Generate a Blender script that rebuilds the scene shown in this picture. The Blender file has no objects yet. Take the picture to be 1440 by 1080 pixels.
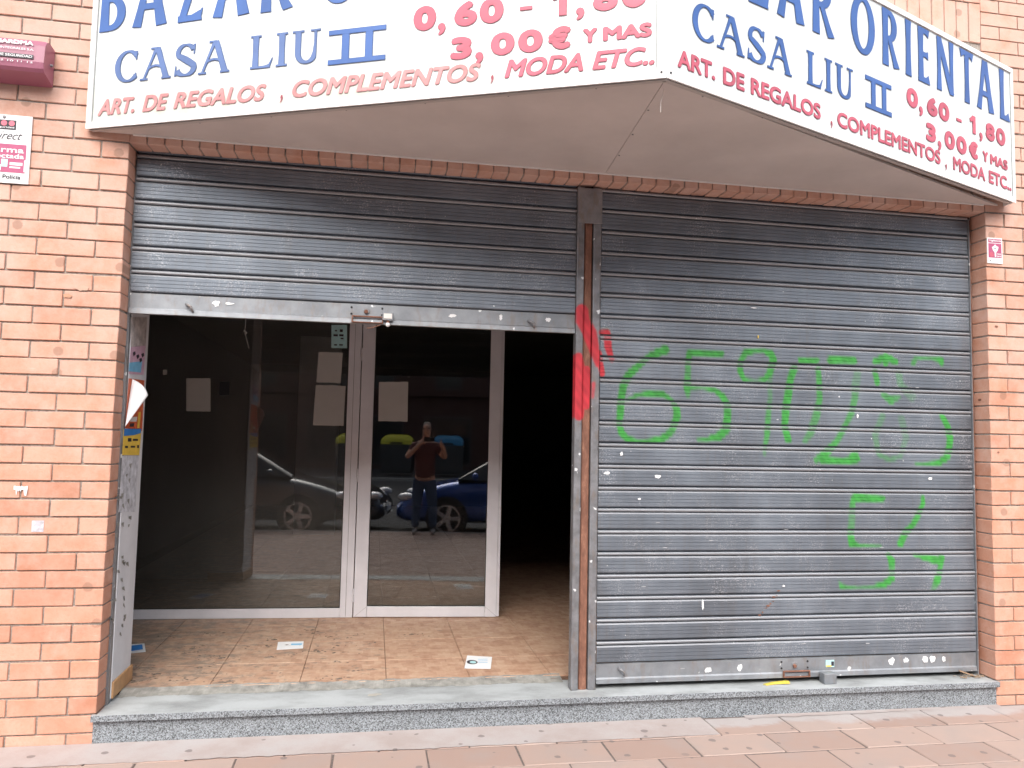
import bpy, bmesh, math, random
import numpy as np
from mathutils import Matrix, Vector
random.seed(7); RNG = np.random.default_rng(7)
S = bpy.context.scene
COL = S.collection
rad = math.radians

# ------------------------------------------------------------------ camera, world, sun, exposure
CAM = np.array([1.3204, -4.2927, 1.55])
YAW, PITCH, ROLL, FPX = 0.17371, 0.07216, 0.0209, 1094.29
_f = np.array([math.sin(YAW)*math.cos(PITCH), math.cos(YAW)*math.cos(PITCH), math.sin(PITCH)])
_r0 = np.array([math.cos(YAW), -math.sin(YAW), 0.]); _u0 = np.cross(_r0, _f)
_r = math.cos(ROLL)*_r0 + math.sin(ROLL)*_u0
_u = -math.sin(ROLL)*_r0 + math.cos(ROLL)*_u0
cd = bpy.data.cameras.new('camera'); cam = bpy.data.objects.new('camera', cd); COL.objects.link(cam)
cd.sensor_width = 36; cd.lens = FPX/1440*36; cd.clip_start = 0.02; cd.clip_end = 500
M = Matrix(((_r[0], _u[0], -_f[0], CAM[0]), (_r[1], _u[1], -_f[1], CAM[1]), (_r[2], _u[2], -_f[2], CAM[2]), (0, 0, 0, 1)))
cam.matrix_world = M
S.camera = cam

w = bpy.data.worlds.new('World'); S.world = w; w.use_nodes = True
nt = w.node_tree; nt.nodes.clear()
sky = nt.nodes.new('ShaderNodeTexSky'); sky.sky_type = 'NISHITA'; sky.sun_disc = False
SUN_EL, SUN_AZ = 46, 192            # azimuth clockwise from +y
sky.sun_elevation = rad(SUN_EL); sky.sun_rotation = rad(SUN_AZ)
sky.air_density = 1.0; sky.dust_density = 4.0; sky.ozone_density = 1.0
hs = nt.nodes.new('ShaderNodeHueSaturation'); hs.inputs['Saturation'].default_value = 0.5
bg = nt.nodes.new('ShaderNodeBackground'); bg.inputs['Strength'].default_value = 0.15
wo = nt.nodes.new('ShaderNodeOutputWorld')
nt.links.new(sky.outputs[0], hs.inputs['Color']); nt.links.new(hs.outputs[0], bg.inputs[0]); nt.links.new(bg.outputs[0], wo.inputs[0])
sd = bpy.data.lights.new('sun', 'SUN'); sd.energy = 1.3; sd.angle = rad(70); sd.color = (1, .97, .93)
sun = bpy.data.objects.new('sun', sd); COL.objects.link(sun)
az = rad(SUN_AZ); d = Vector((math.sin(az)*math.cos(rad(SUN_EL)), math.cos(az)*math.cos(rad(SUN_EL)), math.sin(rad(SUN_EL))))
sun.rotation_euler = (-d).to_track_quat('-Z', 'Y').to_euler(); sun.location = (0, -5, 20)
S.view_settings.view_transform = 'Standard'; S.view_settings.look = 'None'
S.view_settings.exposure = 1.14; S.view_settings.gamma = 1; S.view_settings.use_curve_mapping = False
S.render.engine = 'CYCLES'
S.cycles.max_bounces = 8; S.cycles.transparent_max_bounces = 12

# ------------------------------------------------------------------ helpers
def at(px, py, axis, val):
    """point where the line of sight of a photograph pixel meets a real plane"""
    ray = _f + _r*(px-720)/FPX + _u*(540-py)/FPX
    i = 'xyz'.index(axis); lam = (val-CAM[i])/ray[i]
    return CAM + lam*ray

def tag(o, label=None, cat=None, group=None, kind=None):
    if label: o['label'] = label
    if cat: o['category'] = cat
    if group: o['group'] = group
    if kind: o['kind'] = kind
    return o

def wmat(o):
    if o.parent: return wmat(o.parent) @ o.matrix_parent_inverse @ o.matrix_basis
    return o.matrix_basis.copy()

def setpar(o, p):
    o.parent = p; o.matrix_parent_inverse = wmat(p).inverted()

def thing(name, loc, label, cat, group=None, rz=0):
    o = bpy.data.objects.new(name, None); COL.objects.link(o); o.empty_display_size = .1
    o.location = loc; o.rotation_euler = (0, 0, rz)
    return tag(o, label, cat, group)

def mob(name, verts, faces, mat, parent=None, smooth=False, local=False):
    me = bpy.data.meshes.new(name); me.from_pydata([tuple(map(float, v)) for v in verts], [], faces); me.update()
    if mat: me.materials.append(mat)
    if smooth: me.polygons.foreach_set('use_smooth', [True]*len(me.polygons))
    o = bpy.data.objects.new(name, me); COL.objects.link(o)
    if parent:
        if local: o.parent = parent
        else: setpar(o, parent)
    return o

def bmob(name, bm, mat, parent=None, smooth=False, local=False):
    bmesh.ops.recalc_face_normals(bm, faces=bm.faces)
    me = bpy.data.meshes.new(name); bm.to_mesh(me); bm.free()
    if mat: me.materials.append(mat)
    if smooth: me.polygons.foreach_set('use_smooth', [True]*len(me.polygons))
    o = bpy.data.objects.new(name, me); COL.objects.link(o)
    if parent:
        if local: o.parent = parent
        else: setpar(o, parent)
    return o

def bbox(bm, x0, x1, y0, y1, z0, z1, bev=0.0, seg=1, M=None):
    b2 = bmesh.new(); bmesh.ops.create_cube(b2, size=1)
    for v in b2.verts:
        v.co = Vector((x0+(v.co.x+.5)*(x1-x0), y0+(v.co.y+.5)*(y1-y0), z0+(v.co.z+.5)*(z1-z0)))
    if bev > 0: bmesh.ops.bevel(b2, geom=b2.edges[:], offset=bev, segments=seg, profile=.5, affect='EDGES')
    if M is not None: bmesh.ops.transform(b2, matrix=M, verts=b2.verts)
    me = bpy.data.meshes.new('t'); b2.to_mesh(me); b2.free(); bm.from_mesh(me); bpy.data.meshes.remove(me)
    return bm

def box(name, x0, x1, y0, y1, z0, z1, mat, parent=None, bev=0.0, seg=1, local=False):
    return bmob(name, bbox(bmesh.new(), x0, x1, y0, y1, z0, z1, bev, seg), mat, parent, local=local)

def cyl(bm, p0, p1, r0, r1=None, n=16, cap=True):
    r1 = r0 if r1 is None else r1
    p0, p1 = Vector(p0), Vector(p1); d = p1-p0
    q = d.to_track_quat('Z', 'Y').to_matrix().to_4x4(); q.translation = (p0+p1)/2
    bmesh.ops.create_cone(bm, cap_ends=cap, segments=n, radius1=r0, radius2=r1, depth=d.length, matrix=q)
    return bm

# ------------------------------------------------------------------ materials
class N:
    def __init__(s, name):
        s.m = bpy.data.materials.new(name); s.m.use_nodes = True; s.t = s.m.node_tree
        s.b = s.t.nodes['Principled BSDF']
    def n(s, typ, **kw):
        x = s.t.nodes.new(typ)
        for k, v in kw.items():
            if k in x.inputs: x.inputs[k].default_value = v
            else: setattr(x, k, v)
        return x
    def l(s, a, b): s.t.links.new(a, b)
    def pos(s, scale=(1, 1, 1), obj=False, off=None):
        mp = s.n('ShaderNodeMapping')
        if obj: s.l(s.n('ShaderNodeTexCoord').outputs['Object'], mp.inputs[0])
        else: s.l(s.n('ShaderNodeNewGeometry').outputs['Position'], mp.inputs[0])
        mp.inputs['Scale'].default_value = scale
        if off: mp.inputs['Location'].default_value = off
        return mp.outputs[0]
    def noise(s, vec, scale, detail=4, rough=.6):
        x = s.n('ShaderNodeTexNoise'); x.inputs['Scale'].default_value = scale
        x.inputs['Detail'].default_value = detail; x.inputs['Roughness'].default_value = rough
        s.l(vec, x.inputs['Vector']); return x.outputs['Fac']
    def ramp(s, fac, stops):
        x = s.n('ShaderNodeValToRGB'); e = x.color_ramp.elements
        while len(e) < len(stops): e.new(.5)
        for i, (p, c) in enumerate(stops):
            e[i].position = p; e[i].color = (*c, 1) if hasattr(c, '__len__') else (c, c, c, 1)
        s.l(fac, x.inputs[0]); return x.outputs[0]
    def mix(s, fac, a, b, mode='MIX'):
        x = s.n('ShaderNodeMix', data_type='RGBA', blend_type=mode)
        for sock, v in ((x.inputs[0], fac), (x.inputs[6], a), (x.inputs[7], b)):
            if isinstance(v, (int, float)): sock.default_value = v
            elif isinstance(v, tuple): sock.default_value = (*v, 1) if len(v) == 3 else v
            else: s.l(v, sock)
        return x.outputs[2]
    def math(s, op, a, b=0):
        x = s.n('ShaderNodeMath', operation=op)
        for i, v in enumerate((a, b)):
            if isinstance(v, (int, float)): x.inputs[i].default_value = v
            else: s.l(v, x.inputs[i])
        return x.outputs[0]
    def col(s, v):
        if isinstance(v, tuple): s.b.inputs['Base Color'].default_value = (*v, 1)
        else: s.l(v, s.b.inputs['Base Color'])
    def set(s, rough=.6, metal=0, spec=.5):
        for k, v in (('Roughness', rough), ('Metallic', metal), ('Specular IOR Level', spec)):
            if isinstance(v, (int, float)): s.b.inputs[k].default_value = v
            else: s.l(v, s.b.inputs[k])
        return s
    def bump(s, h, strength=.3, dist=.01):
        x = s.n('ShaderNodeBump'); x.inputs['Strength'].default_value = strength; x.inputs['Distance'].default_value = dist
        s.l(h, x.inputs['Height']); s.l(x.outputs[0], s.b.inputs['Normal'])
    def rnd(s): return s.n('ShaderNodeObjectInfo').outputs['Random']

def plain(name, c, rough=.6, metal=0, var=.12, scale=18, spec=.5):
    m = N(name); v = m.noise(m.pos(), scale, 5)
    dark = tuple(x*(1-var) for x in c); lite = tuple(min(1, x*(1+var)) for x in c)
    m.col(m.ramp(v, [(.3, dark), (.7, lite)])); m.set(rough, metal, spec); m.bump(v, .08, .004)
    return m.m

def brick_mat():
    m = N('orange_brick')
    p = m.pos()
    base = m.ramp(m.rnd(), [(0, (.45, .205, .13)), (.2, (.53, .26, .175)), (.45, (.57, .29, .20)), (.7, (.55, .262, .17)), (.85, (.60, .33, .24)), (1, (.49, .235, .16))])
    n1 = m.noise(p, 7, 5); n2 = m.noise(p, 60, 4, .7)
    c = m.mix(m.math('MULTIPLY', m.ramp(n1, [(.38, 0), (.68, 1)]), .5), base, (.66, .43, .34))
    c = m.mix(m.math('MULTIPLY', m.ramp(n2, [(.3, 1), (.5, 0)]), .22), c, (.36, .16, .09))
    # painted-in light on the upper courses, dirt blotches and dark grime
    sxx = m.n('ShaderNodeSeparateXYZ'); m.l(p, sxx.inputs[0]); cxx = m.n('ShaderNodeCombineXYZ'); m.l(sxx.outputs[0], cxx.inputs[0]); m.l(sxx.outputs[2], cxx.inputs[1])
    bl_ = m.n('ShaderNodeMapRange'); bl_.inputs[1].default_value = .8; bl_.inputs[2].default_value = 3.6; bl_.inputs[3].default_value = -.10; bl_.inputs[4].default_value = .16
    m.l(sxx.outputs[2], bl_.inputs[0])                              # brighter light on the upper courses, painted in as patchy paler brick
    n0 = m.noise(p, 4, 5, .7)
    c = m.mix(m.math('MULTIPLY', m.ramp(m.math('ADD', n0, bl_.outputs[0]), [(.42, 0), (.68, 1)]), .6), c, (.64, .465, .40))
    vo = m.n('ShaderNodeTexVoronoi', feature='F1', voronoi_dimensions='2D'); vo.inputs['Scale'].default_value = 4.2
    m.l(cxx.outputs[0], vo.inputs['Vector']); gg = m.n('ShaderNodeSeparateColor'); m.l(vo.outputs['Color'], gg.inputs[0])
    spot = m.math('MULTIPLY', m.ramp(gg.outputs[0], [(.66, 0), (.68, 1)]), m.ramp(m.math('ADD', vo.outputs['Distance'], m.math('MULTIPLY', n2, .05)), [(.115, 1), (.14, 0)]))
    c = m.mix(m.math('MULTIPLY', spot, .45), c, (.22, .13, .09))
    sc = m.noise(m.pos((1, 1, 9)), 14, 3, .5)
    c = m.mix(m.math('MULTIPLY', m.ramp(sc, [(.68, 0), (.74, 1)]), .25), c, (.75, .62, .54))
    m.col(c); m.set(.82, 0, .3)
    st = m.noise(m.pos((1, 1, 4)), 90, 3)
    m.bump(m.math('ADD', m.math('MULTIPLY', st, .5), n2), .35, .003)
    return m.m

def mortar_mat():
    m = N('mortar'); v = m.noise(m.pos(), 80, 4)
    m.col(m.ramp(v, [(.3, (.22, .19, .165)), (.7, (.42, .38, .34))])); m.set(.95); m.bump(v, .5, .004); return m.m

def metal_slat(bead=False):
    m = N('galvanised_bead' if bead else 'galvanised_slat')
    p = m.pos()
    st = m.noise(m.pos((.7, 1, 30)), 6, 5, .65)
    cl = m.noise(m.pos((1, 1, .7)), 2.3, 4, .6)
    c = m.ramp(m.math('ADD', m.math('MULTIPLY', st, .25), m.math('MULTIPLY', cl, .75)), [(.32, (.148, .168, .196)), (.5, (.196, .225, .264)), (.68, (.265, .302, .350))])
    dr = m.noise(m.pos((14, 1, .7)), 3, 4, .7)                       # vertical dirt runs
    c = m.mix(m.math('MULTIPLY', m.ramp(dr, [(.5, 0), (.75, 1)]), .28), c, (.19, .17, .155))
    fl = m.noise(m.pos((1, 1, 1.4)), 105, 3, .75)                     # bloom and flecks
    pf = m.ramp(m.noise(p, 5, 4), [(.48, 0), (.66, 1)])
    c = m.mix(m.math('MULTIPLY', m.math('MULTIPLY', m.ramp(fl, [(.54, 0), (.62, 1)]), pf), .8), c, (.58, .60, .64))
    sp = m.noise(p, 33, 2, .4)
    c = m.mix(m.ramp(sp, [(.78, 0), (.79, 1)]), c, (.75, .77, .78))
    if bead: c = m.mix(.6, c, (.42, .43, .45))
    at_ = m.n('ShaderNodeAttribute', attribute_name='paint')
    c = m.mix(at_.outputs['Alpha'], c, at_.outputs['Color'])
    m.col(c)
    mt = m.math('MULTIPLY', m.math('SUBTRACT', 1, at_.outputs['Alpha']), .6)
    m.set(m.ramp(cl, [(.3, .50), (.7, .60)]), mt)
    m.bump(m.math('ADD', m.math('MULTIPLY', st, .5), m.math('MULTIPLY', fl, .3)), .12, .002)
    return m.m

def galv(name, a=(.30, .32, .35), b=(.45, .47, .50), stain=.4, scale=8, metal=.55, painted=False):
    m = N(name); p = m.pos()
    n1 = m.noise(p, scale, 6, .65); n2 = m.noise(m.pos((1, 1, .3)), 30, 4)
    c = m.ramp(n1, [(.35, a), (.65, b)])
    c = m.mix(m.math('MULTIPLY', m.ramp(n2, [(.52, 0), (.7, 1)]), stain), c, (.24, .17, .12))
    c = m.mix(m.ramp(m.noise(p, 26, 2, .3), [(.735, 0), (.75, 1)]), c, (.74, .76, .77))
    if painted:
        at_ = m.n('ShaderNodeAttribute', attribute_name='paint')
        c = m.mix(at_.outputs['Alpha'], c, at_.outputs['Color'])
        m.set(.5, m.math('MULTIPLY', m.math('SUBTRACT', 1, at_.outputs['Alpha']), metal))
    else: m.set(.5, metal)
    m.col(c); m.bump(n1, .2, .003); return m.m

def rust(painted=False):
    m = N('rusty_primer'); p = m.pos((1, 1, .35))
    n1 = m.noise(p, 40, 5, .7)
    c = m.ramp(n1, [(.3, (.13, .055, .035)), (.55, (.22, .10, .065)), (.7, (.33, .17, .11)), (.8, (.5, .36, .24))])
    if painted:
        at_ = m.n('ShaderNodeAttribute', attribute_name='paint')
        c = m.mix(at_.outputs['Alpha'], c, at_.outputs['Color'])
    m.col(c); m.set(.75); m.bump(n1, .4, .003); return m.m

def granite(name, fac=1.0, a=(.62, .63, .63), b=(.20, .21, .22), smear=0.):
    m = N(name); p = m.pos()
    vo = m.n('ShaderNodeTexVoronoi', feature='F1'); vo.inputs['Scale'].default_value = 230; m.l(p, vo.inputs['Vector'])
    g = m.n('ShaderNodeSeparateColor'); m.l(vo.outputs['Color'], g.inputs[0])
    sp = m.ramp(g.outputs[0], [(.0, .07), (.22, .12), (.30, .33), (.6, .42), (.75, .60), (1, .72)])
    sp = m.mix(1, sp, (.47, .52, .565), 'MULTIPLY')
    n1 = m.noise(m.pos((.5, 1, 1)), 6, 5, .65)
    flat = m.ramp(n1, [(.3, b), (.55, a), (.75, tuple(x*1.08 for x in a))])
    c = m.mix(fac, flat, sp)
    m.col(c); m.set(.55); m.bump(g.outputs[0], .06, .001); return m.m

def tile_mat(film=False):
    m = N('cement_film_on_paving' if film else 'pinkish_paving_tile'); p = m.pos()
    base = m.ramp(m.rnd(), [(0, (.31, .215, .18)), (.5, (.355, .255, .215)), (1, (.39, .30, .26))])
    n1 = m.noise(p, 3.2, 6, .65); n2 = m.noise(p, 120, 3)
    # grey cement film close to the step
    sx = m.n('ShaderNodeSeparateXYZ'); m.l(p, sx.inputs[0])
    near = m.ramp(m.math('ADD', sx.outputs[1], m.math('MULTIPLY', n1, .35)), [(0, 0), (.06, 1)])
    mp = m.n('ShaderNodeMath', operation='ADD')
    c = m.mix(m.ramp(n1, [(.35, .25), (.65, .75)]) if film else m.math('MULTIPLY', near, .75), (.385, .30, .27) if film else base, (.40, .39, .39))
    c = m.mix(m.math('MULTIPLY', m.ramp(n1, [(.35, 1), (.55, 0)]), .4), c, (.30, .265, .25))
    c = m.mix(m.math('MULTIPLY', m.ramp(n2, [(.35, 1), (.5, 0)]), .2), c, (.32, .26, .23))
    wv = m.n('ShaderNodeVectorMath', operation='ADD')
    dn = m.n('ShaderNodeTexNoise'); dn.inputs['Scale'].default_value = 30; m.l(p, dn.inputs['Vector'])
    sc = m.n('ShaderNodeVectorMath', operation='SCALE'); sc.inputs['Scale'].default_value = .02; m.l(dn.outputs['Color'], sc.inputs[0])
    m.l(p, wv.inputs[0]); m.l(sc.outputs[0], wv.inputs[1])
    vo = m.n('ShaderNodeTexVoronoi', feature='F1', voronoi_dimensions='2D'); vo.inputs['Scale'].default_value = 6.0; m.l(wv.outputs[0], vo.inputs['Vector'])
    g = m.n('ShaderNodeSeparateColor'); m.l(vo.outputs['Color'], g.inputs[0])
    gum = m.math('MULTIPLY', m.ramp(m.math('ADD', vo.outputs['Distance'], m.math('MULTIPLY', g.outputs[1], .09)), [(.115, 1), (.135, 0)]), m.ramp(g.outputs[0], [(.50, 0), (.52, 1)]))
    c = m.mix(m.math('MULTIPLY', gum, .72), c, (.16, .135, .13))
    m.col(c); m.set(.75, 0, .35); m.bump(m.math('ADD', n2, m.math('MULTIPLY', n1, .5)), .25, .003)
    return m.m

def floor_tile_mat():
    m = N('terracotta_floor_tile'); p = m.pos()
    def chk(sx, sy, off):
        b = m.n('ShaderNodeTexBrick'); m.l(m.pos((sx, sy, 1), off=off), b.inputs['Vector'])
        b.inputs['Scale'].default_value = 1; b.inputs['Mortar Size'].default_value = .0; b.inputs['Brick Width'].default_value = 1; b.inputs['Row Height'].default_value = 1
        b.inputs['Color1'].default_value = (0, 0, 0, 1); b.inputs['Color2'].default_value = (1, 1, 1, 1); b.offset = .5
        return b.outputs['Color']
    k1 = chk(12.4, 20.6, (0, 0, 0)); k2 = chk(20.6, 12.4, (3.3, 1.7, 0))
    k = m.mix(.5, k1, k2)
    c = m.ramp(k, [(0, (.33, .18, .115)), (.35, (.41, .24, .16)), (.65, (.47, .30, .205)), (1, (.53, .365, .265))])
    n1 = m.noise(m.pos((.7, 2.2, 1)), 6, 6, .7); n2 = m.noise(p, 30, 5)
    c = m.mix(m.math('MULTIPLY', m.ramp(n2, [(.3, 1), (.7, 0)]), .25), c, (.68, .50, .36))
    sx = m.n('ShaderNodeSeparateXYZ'); m.l(p, sx.inputs[0])
    # mud: dense towards the left of the doorway
    lf = m.ramp(sx.outputs[0], [(0, 1), (1, .0)])
    lf2 = m.n('ShaderNodeMapRange'); lf2.inputs[1].default_value = -.6; lf2.inputs[2].default_value = 2.2; lf2.inputs[3].default_value = .15; lf2.inputs[4].default_value = .0
    m.l(sx.outputs[0], lf2.inputs[0])
    n3 = m.noise(p, 13, 6, .75)
    mud = m.ramp(m.math('ADD', m.math('ADD', m.math('MULTIPLY', n1, .45), m.math('MULTIPLY', n3, .55)), lf2.outputs[0]), [(.60, 0), (.655, 1)])
    c = m.mix(m.math('MULTIPLY', mud, .75), c, (.17, .14, .115))
    film = m.n('ShaderNodeMapRange'); film.inputs[1].default_value = 1.4; film.inputs[2].default_value = -.5; film.inputs[3].default_value = 0; film.inputs[4].default_value = .55
    m.l(sx.outputs[0], film.inputs[0])
    c = m.mix(m.math('MULTIPLY', film.outputs[0], m.ramp(n1, [(.3, 0), (.6, 1)])), c, (.36, .30, .25))
    m.col(c); m.set(m.ramp(n2, [(.3, .45), (.7, .65)]), 0, .35); return m.m

def glass(name, tint=(.93, .94, .93), ior=1.75, dust=.0):
    m = N(name); t = m.t; t.nodes.remove(m.b)
    tr = m.n('ShaderNodeBsdfTransparent'); tr.inputs[0].default_value = (*tint, 1)
    gl = m.n('ShaderNodeBsdfGlossy'); gl.inputs['Roughness'].default_value = .0; gl.inputs[0].default_value = (1, 1, 1, 1)
    fr = m.n('ShaderNodeFresnel'); fr.inputs[0].default_value = ior
    mx = m.n('ShaderNodeMixShader'); m.l(fr.outputs[0], mx.inputs[0]); m.l(tr.outputs[0], mx.inputs[1]); m.l(gl.outputs[0], mx.inputs[2])
    df = m.n('ShaderNodeBsdfDiffuse'); df.inputs[0].default_value = (.62, .60, .55, 1)
    m2 = m.n('ShaderNodeMixShader'); n = m.noise(m.pos((1, 1, .6)), 2.2, 5)
    m.l(m.ramp(n, [(.3, dust*.7), (.7, dust*1.3)]), m2.inputs[0]); m.l(mx.outputs[0], m2.inputs[1]); m.l(df.outputs[0], m2.inputs[2])
    m.l(m2.outputs[0], t.nodes['Material Output'].inputs[0]); return m.m

def sign_mat():
    m = N('white_sign_face'); p = m.pos()
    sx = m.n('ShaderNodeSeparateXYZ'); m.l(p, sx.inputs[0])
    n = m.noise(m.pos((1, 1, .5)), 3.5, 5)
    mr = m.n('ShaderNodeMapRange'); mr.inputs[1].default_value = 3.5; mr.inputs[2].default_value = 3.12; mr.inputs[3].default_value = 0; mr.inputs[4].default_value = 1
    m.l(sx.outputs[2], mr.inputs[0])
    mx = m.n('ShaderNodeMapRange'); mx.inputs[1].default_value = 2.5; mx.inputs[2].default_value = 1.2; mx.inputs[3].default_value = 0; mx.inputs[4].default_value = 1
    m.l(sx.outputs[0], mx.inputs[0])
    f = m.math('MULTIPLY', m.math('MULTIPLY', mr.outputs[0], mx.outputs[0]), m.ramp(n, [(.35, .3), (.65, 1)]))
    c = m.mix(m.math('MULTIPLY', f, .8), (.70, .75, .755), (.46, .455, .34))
    m.col(c); m.set(.35, 0, .4); return m.m

MT = dict(
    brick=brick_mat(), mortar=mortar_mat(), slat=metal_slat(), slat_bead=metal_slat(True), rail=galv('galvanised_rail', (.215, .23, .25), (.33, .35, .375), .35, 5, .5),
    post=galv('post_metal', (.20, .20, .21), (.30, .30, .31), .55, 12, .4), post_p=galv('post_metal_sprayed', (.16, .16, .17), (.27, .275, .29), .55, 12, .4, True), rust=rust(), rust_p=rust(True),
    sill=granite('granite_worn_top', .10, (.43, .455, .46), (.25, .26, .26)), riser=granite('granite_speckled', .93),
    cement=plain('cement_film', (.25, .245, .225), .9, 0, .4, 14), cement2=tile_mat(True), tile=tile_mat(), ftile=floor_tile_mat(),
    joint=plain('tile_joint', (.13, .105, .095), .95, 0, .3, 60), fjoint=plain('floor_joint', (.15, .09, .06), .9, 0, .3, 60),
    white_alu=plain('white_aluminium', (.70, .69, .73), .42, 0, .07, 5), dark_rubber=plain('dark_rubber', (.02, .02, .02), .7),
    glass=glass('window_glass', dust=.004), glass_d=glass('dusty_window_glass', dust=.05), sign=sign_mat(), sign_frame=plain('sign_frame_white', (.80, .80, .79), .4, 0, .03, 4),
    soffit=plain('soffit_panel', (.60, .555, .53), .5, 0, .09, 2.2), rail_lt=plain('scratched_zinc', (.45, .46, .48), .5), edge=plain('sign_bottom_trim', (.46, .43, .41), .45, 0, .05, 6),
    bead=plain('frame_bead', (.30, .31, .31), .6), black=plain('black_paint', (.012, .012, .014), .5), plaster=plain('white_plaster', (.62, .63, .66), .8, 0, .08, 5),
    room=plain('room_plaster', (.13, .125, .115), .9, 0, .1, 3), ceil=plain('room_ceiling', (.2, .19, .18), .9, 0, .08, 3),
    paper_dull=plain('dull_paper', (.46, .45, .43), .75, 0, .04, 8), paper=plain('paper', (.72, .70, .67), .7, 0, .03, 8), white=plain('white_print', (.80, .81, .82), .5, 0, .02, 10),
    blue=plain('blue_letter', (.05, .125, .36), .45, 0, .16, 3), blue_pale=plain('faded_blue_letter', (.10, .165, .36), .5, 0, .2, 4), blue_dk=plain('blue_letter_edge', (.05, .09, .22), .45),
    red=plain('red_letter', (.52, .11, .16), .45, 0, .14, 5), red_dk=plain('red_letter_edge', (.33, .06, .085), .45),
    pink=plain('faded_red_letter', (.55, .25, .25), .5, 0, .2, 6), pink_dk=plain('faded_red_edge', (.46, .24, .235), .45),
    lintel=plain('maroon_steel', (.055, .022, .022), .6), wood=plain('wood_tone_skirting', (.47, .27, .13), .55, 0, .15, 20),
    alarm=plain('wine_red_plastic', (.30, .10, .155), .35, 0, .04, 6), magenta=plain('magenta_print', (.42, .085, .18), .5, 0, .08, 40),
    darkprint=plain('dark_print', (.03, .025, .035), .5), cyan=plain('pale_cyan_print', (.45, .72, .74), .5),
    pblue=plain('blue_print', (.04, .22, .60), .5), yellow=plain('yellow_print', (.80, .55, .08), .5), orange=plain('orange_print', (.62, .12, .04), .5, 0, .3, 40),
    ppink=plain('pink_print', (.62, .40, .52), .5), lblue=plain('light_blue_print', (.20, .50, .74), .5),
    asphalt=plain('asphalt', (.055, .055, .058), .9, 0, .25, 60), kerb=plain('kerb_stone', (.36, .35, .33), .85, 0, .15, 12),
)

# ------------------------------------------------------------------ spray paint strokes (pixel traces laid on the shutter plane)
def stroke_pts(zx, zy, k, pts, y=.115):
    out = []
    for q in pts:
        P = at(zx+q[0]/k, zy+q[1]/k, 'y', y); out.append((P[0], P[2], q[2]/k*.00405, q[3] if len(q) > 3 else 1.))
    return out
kA = 1337/260
def SA(*p): return stroke_pts(840, 460, kA, p)
kB = 1440/280
def SB(*p): return stroke_pts(1080, 460, kB, p)
kC = 5.4
def SC(*p): return stroke_pts(1150, 670, kC, p)
def SD(*p): return stroke_pts(780, 410, 5.4, p)
GREEN = [
 SA((490,165,33),(430,190,32),(375,212,24)), SA((375,212,20),(280,295,26),(228,345,30),(188,420,28),(172,520,28,.9),(165,620,28),(158,700,22,.85),(175,765,26),(215,808,24),(300,828,16,.8),(400,822,22),(475,805,28),(535,755,26,.8),(575,650,30),(572,590,26),(530,520,14,.8),(470,487,24),(380,482,22),(290,492,18),(215,530,12,.5)),
 SA((895,192,24),(780,190,22),(665,190,24),(658,250,22,.8),(655,340,24,.7),(650,440,30),(655,500,14,.6)), SA((655,440,16),(760,440,14,.6),(850,455,20),(905,500,24),(940,560,28,.7),(940,640,30),(930,740,32),(880,790,32),(800,812,20),(730,818,14,.7)),
 SA((1250,200,26),(1210,172,20),(1130,172,20),(1070,185,24),(1035,250,22,.8),(1035,320,24),(1060,378,16),(1150,384,10,.5),(1215,378,20),(1250,330,26),(1272,240,30),(1255,195,26)), SA((1255,330,20,.5),(1250,420,18,.35),(1250,520,18,.5),(1235,640,22,.75),(1228,760,24,.8),(1215,850,18,.7),(1208,930,10,.4)),
 SB((235,240,24),(350,240,24)), SB((190,300,30),(165,370,28),(148,480,32),(128,600,32),(120,720,26),(145,815,28)), SB((365,300,22,.8),(372,400,24,.8),(375,520,24,.8),(350,640,32,.7),(305,770,30,.65),(265,825,20,.6)),
 SB((450,240,30),(540,240,30),(620,245,28)), SB((650,330,30,.35),(638,400,36,.35),(630,510,28,.7),(605,620,26,.75),(570,690,22,.8),(535,760,24,.8),(495,830,24,.8),(420,910,34,.9),(350,960,24,.8)), SB((400,962,34),(540,968,28),(640,955,30)), SB((640,905,18,.8),(600,930,18)),
 SB((775,250,26),(850,215,30),(920,250,26)), SB((850,250,26,.9),(850,262,26,.9)), SB((775,320,24,.85),(792,405,24,.85)), SB((840,490,26,.7),(890,530,32,.8),(945,505,20,.6)), SB((950,340,30,.35),(955,410,26,.4),(1040,500,40,.25)), SB((830,640,26,.4),(775,780,26,.4),(800,920,20,.5),(880,962,20,.5),(960,930,18,.35),(1000,800,26,.3),(965,660,30,.3)),
 SB((1050,260,22,.8),(1070,225,18,.7),(1180,225,18,.7),(1250,235,26),(1255,260,22)), SB((1260,645,24,.9),(1300,720,26),(1318,800,30),(1312,870,28),(1290,940,30),(1230,985,22),(1150,988,16,.9),(1070,990,12,.7)),
 SC((490,165,26),(380,165,34,.9),(285,165,40)), SC((262,200,26,.8),(258,320,30,.45),(250,440,30,.8),(258,515,30),(340,525,10,.8),(480,528,7,.6)), SC((535,590,18),(560,640,32),(565,730,26,.6),(560,775,30),(510,815,28),(420,835,12,.7),(300,845,6,.6),(180,835,20,.9),(165,800,8,.5)),
 SC((795,155,18),(797,205,20),(760,300,26,.85),(720,370,26,.9),(665,430,30,.9),(628,510,30)), SC((735,595,12),(830,620,30),(930,640,34)), SC((940,620,32),(930,700,22,.8),(905,790,34),(870,870,18,.4),(855,930,34)),
]
RED = [SD((350,312,22),(400,315,28),(405,420,30),(435,520,18)), SD((335,470,26),(345,560,26),(360,625,24)),
       SD((205,150,52),(210,225,55),(262,320,55),(290,420,42),(312,520,26),(320,560,16)), SD((175,500,34),(185,600,50),(185,760,50),(180,940,40)),
       SD((238,600,34),(238,720,34),(238,870,26)), SD((290,700,14,.7),(284,800,12,.6))]
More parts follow.
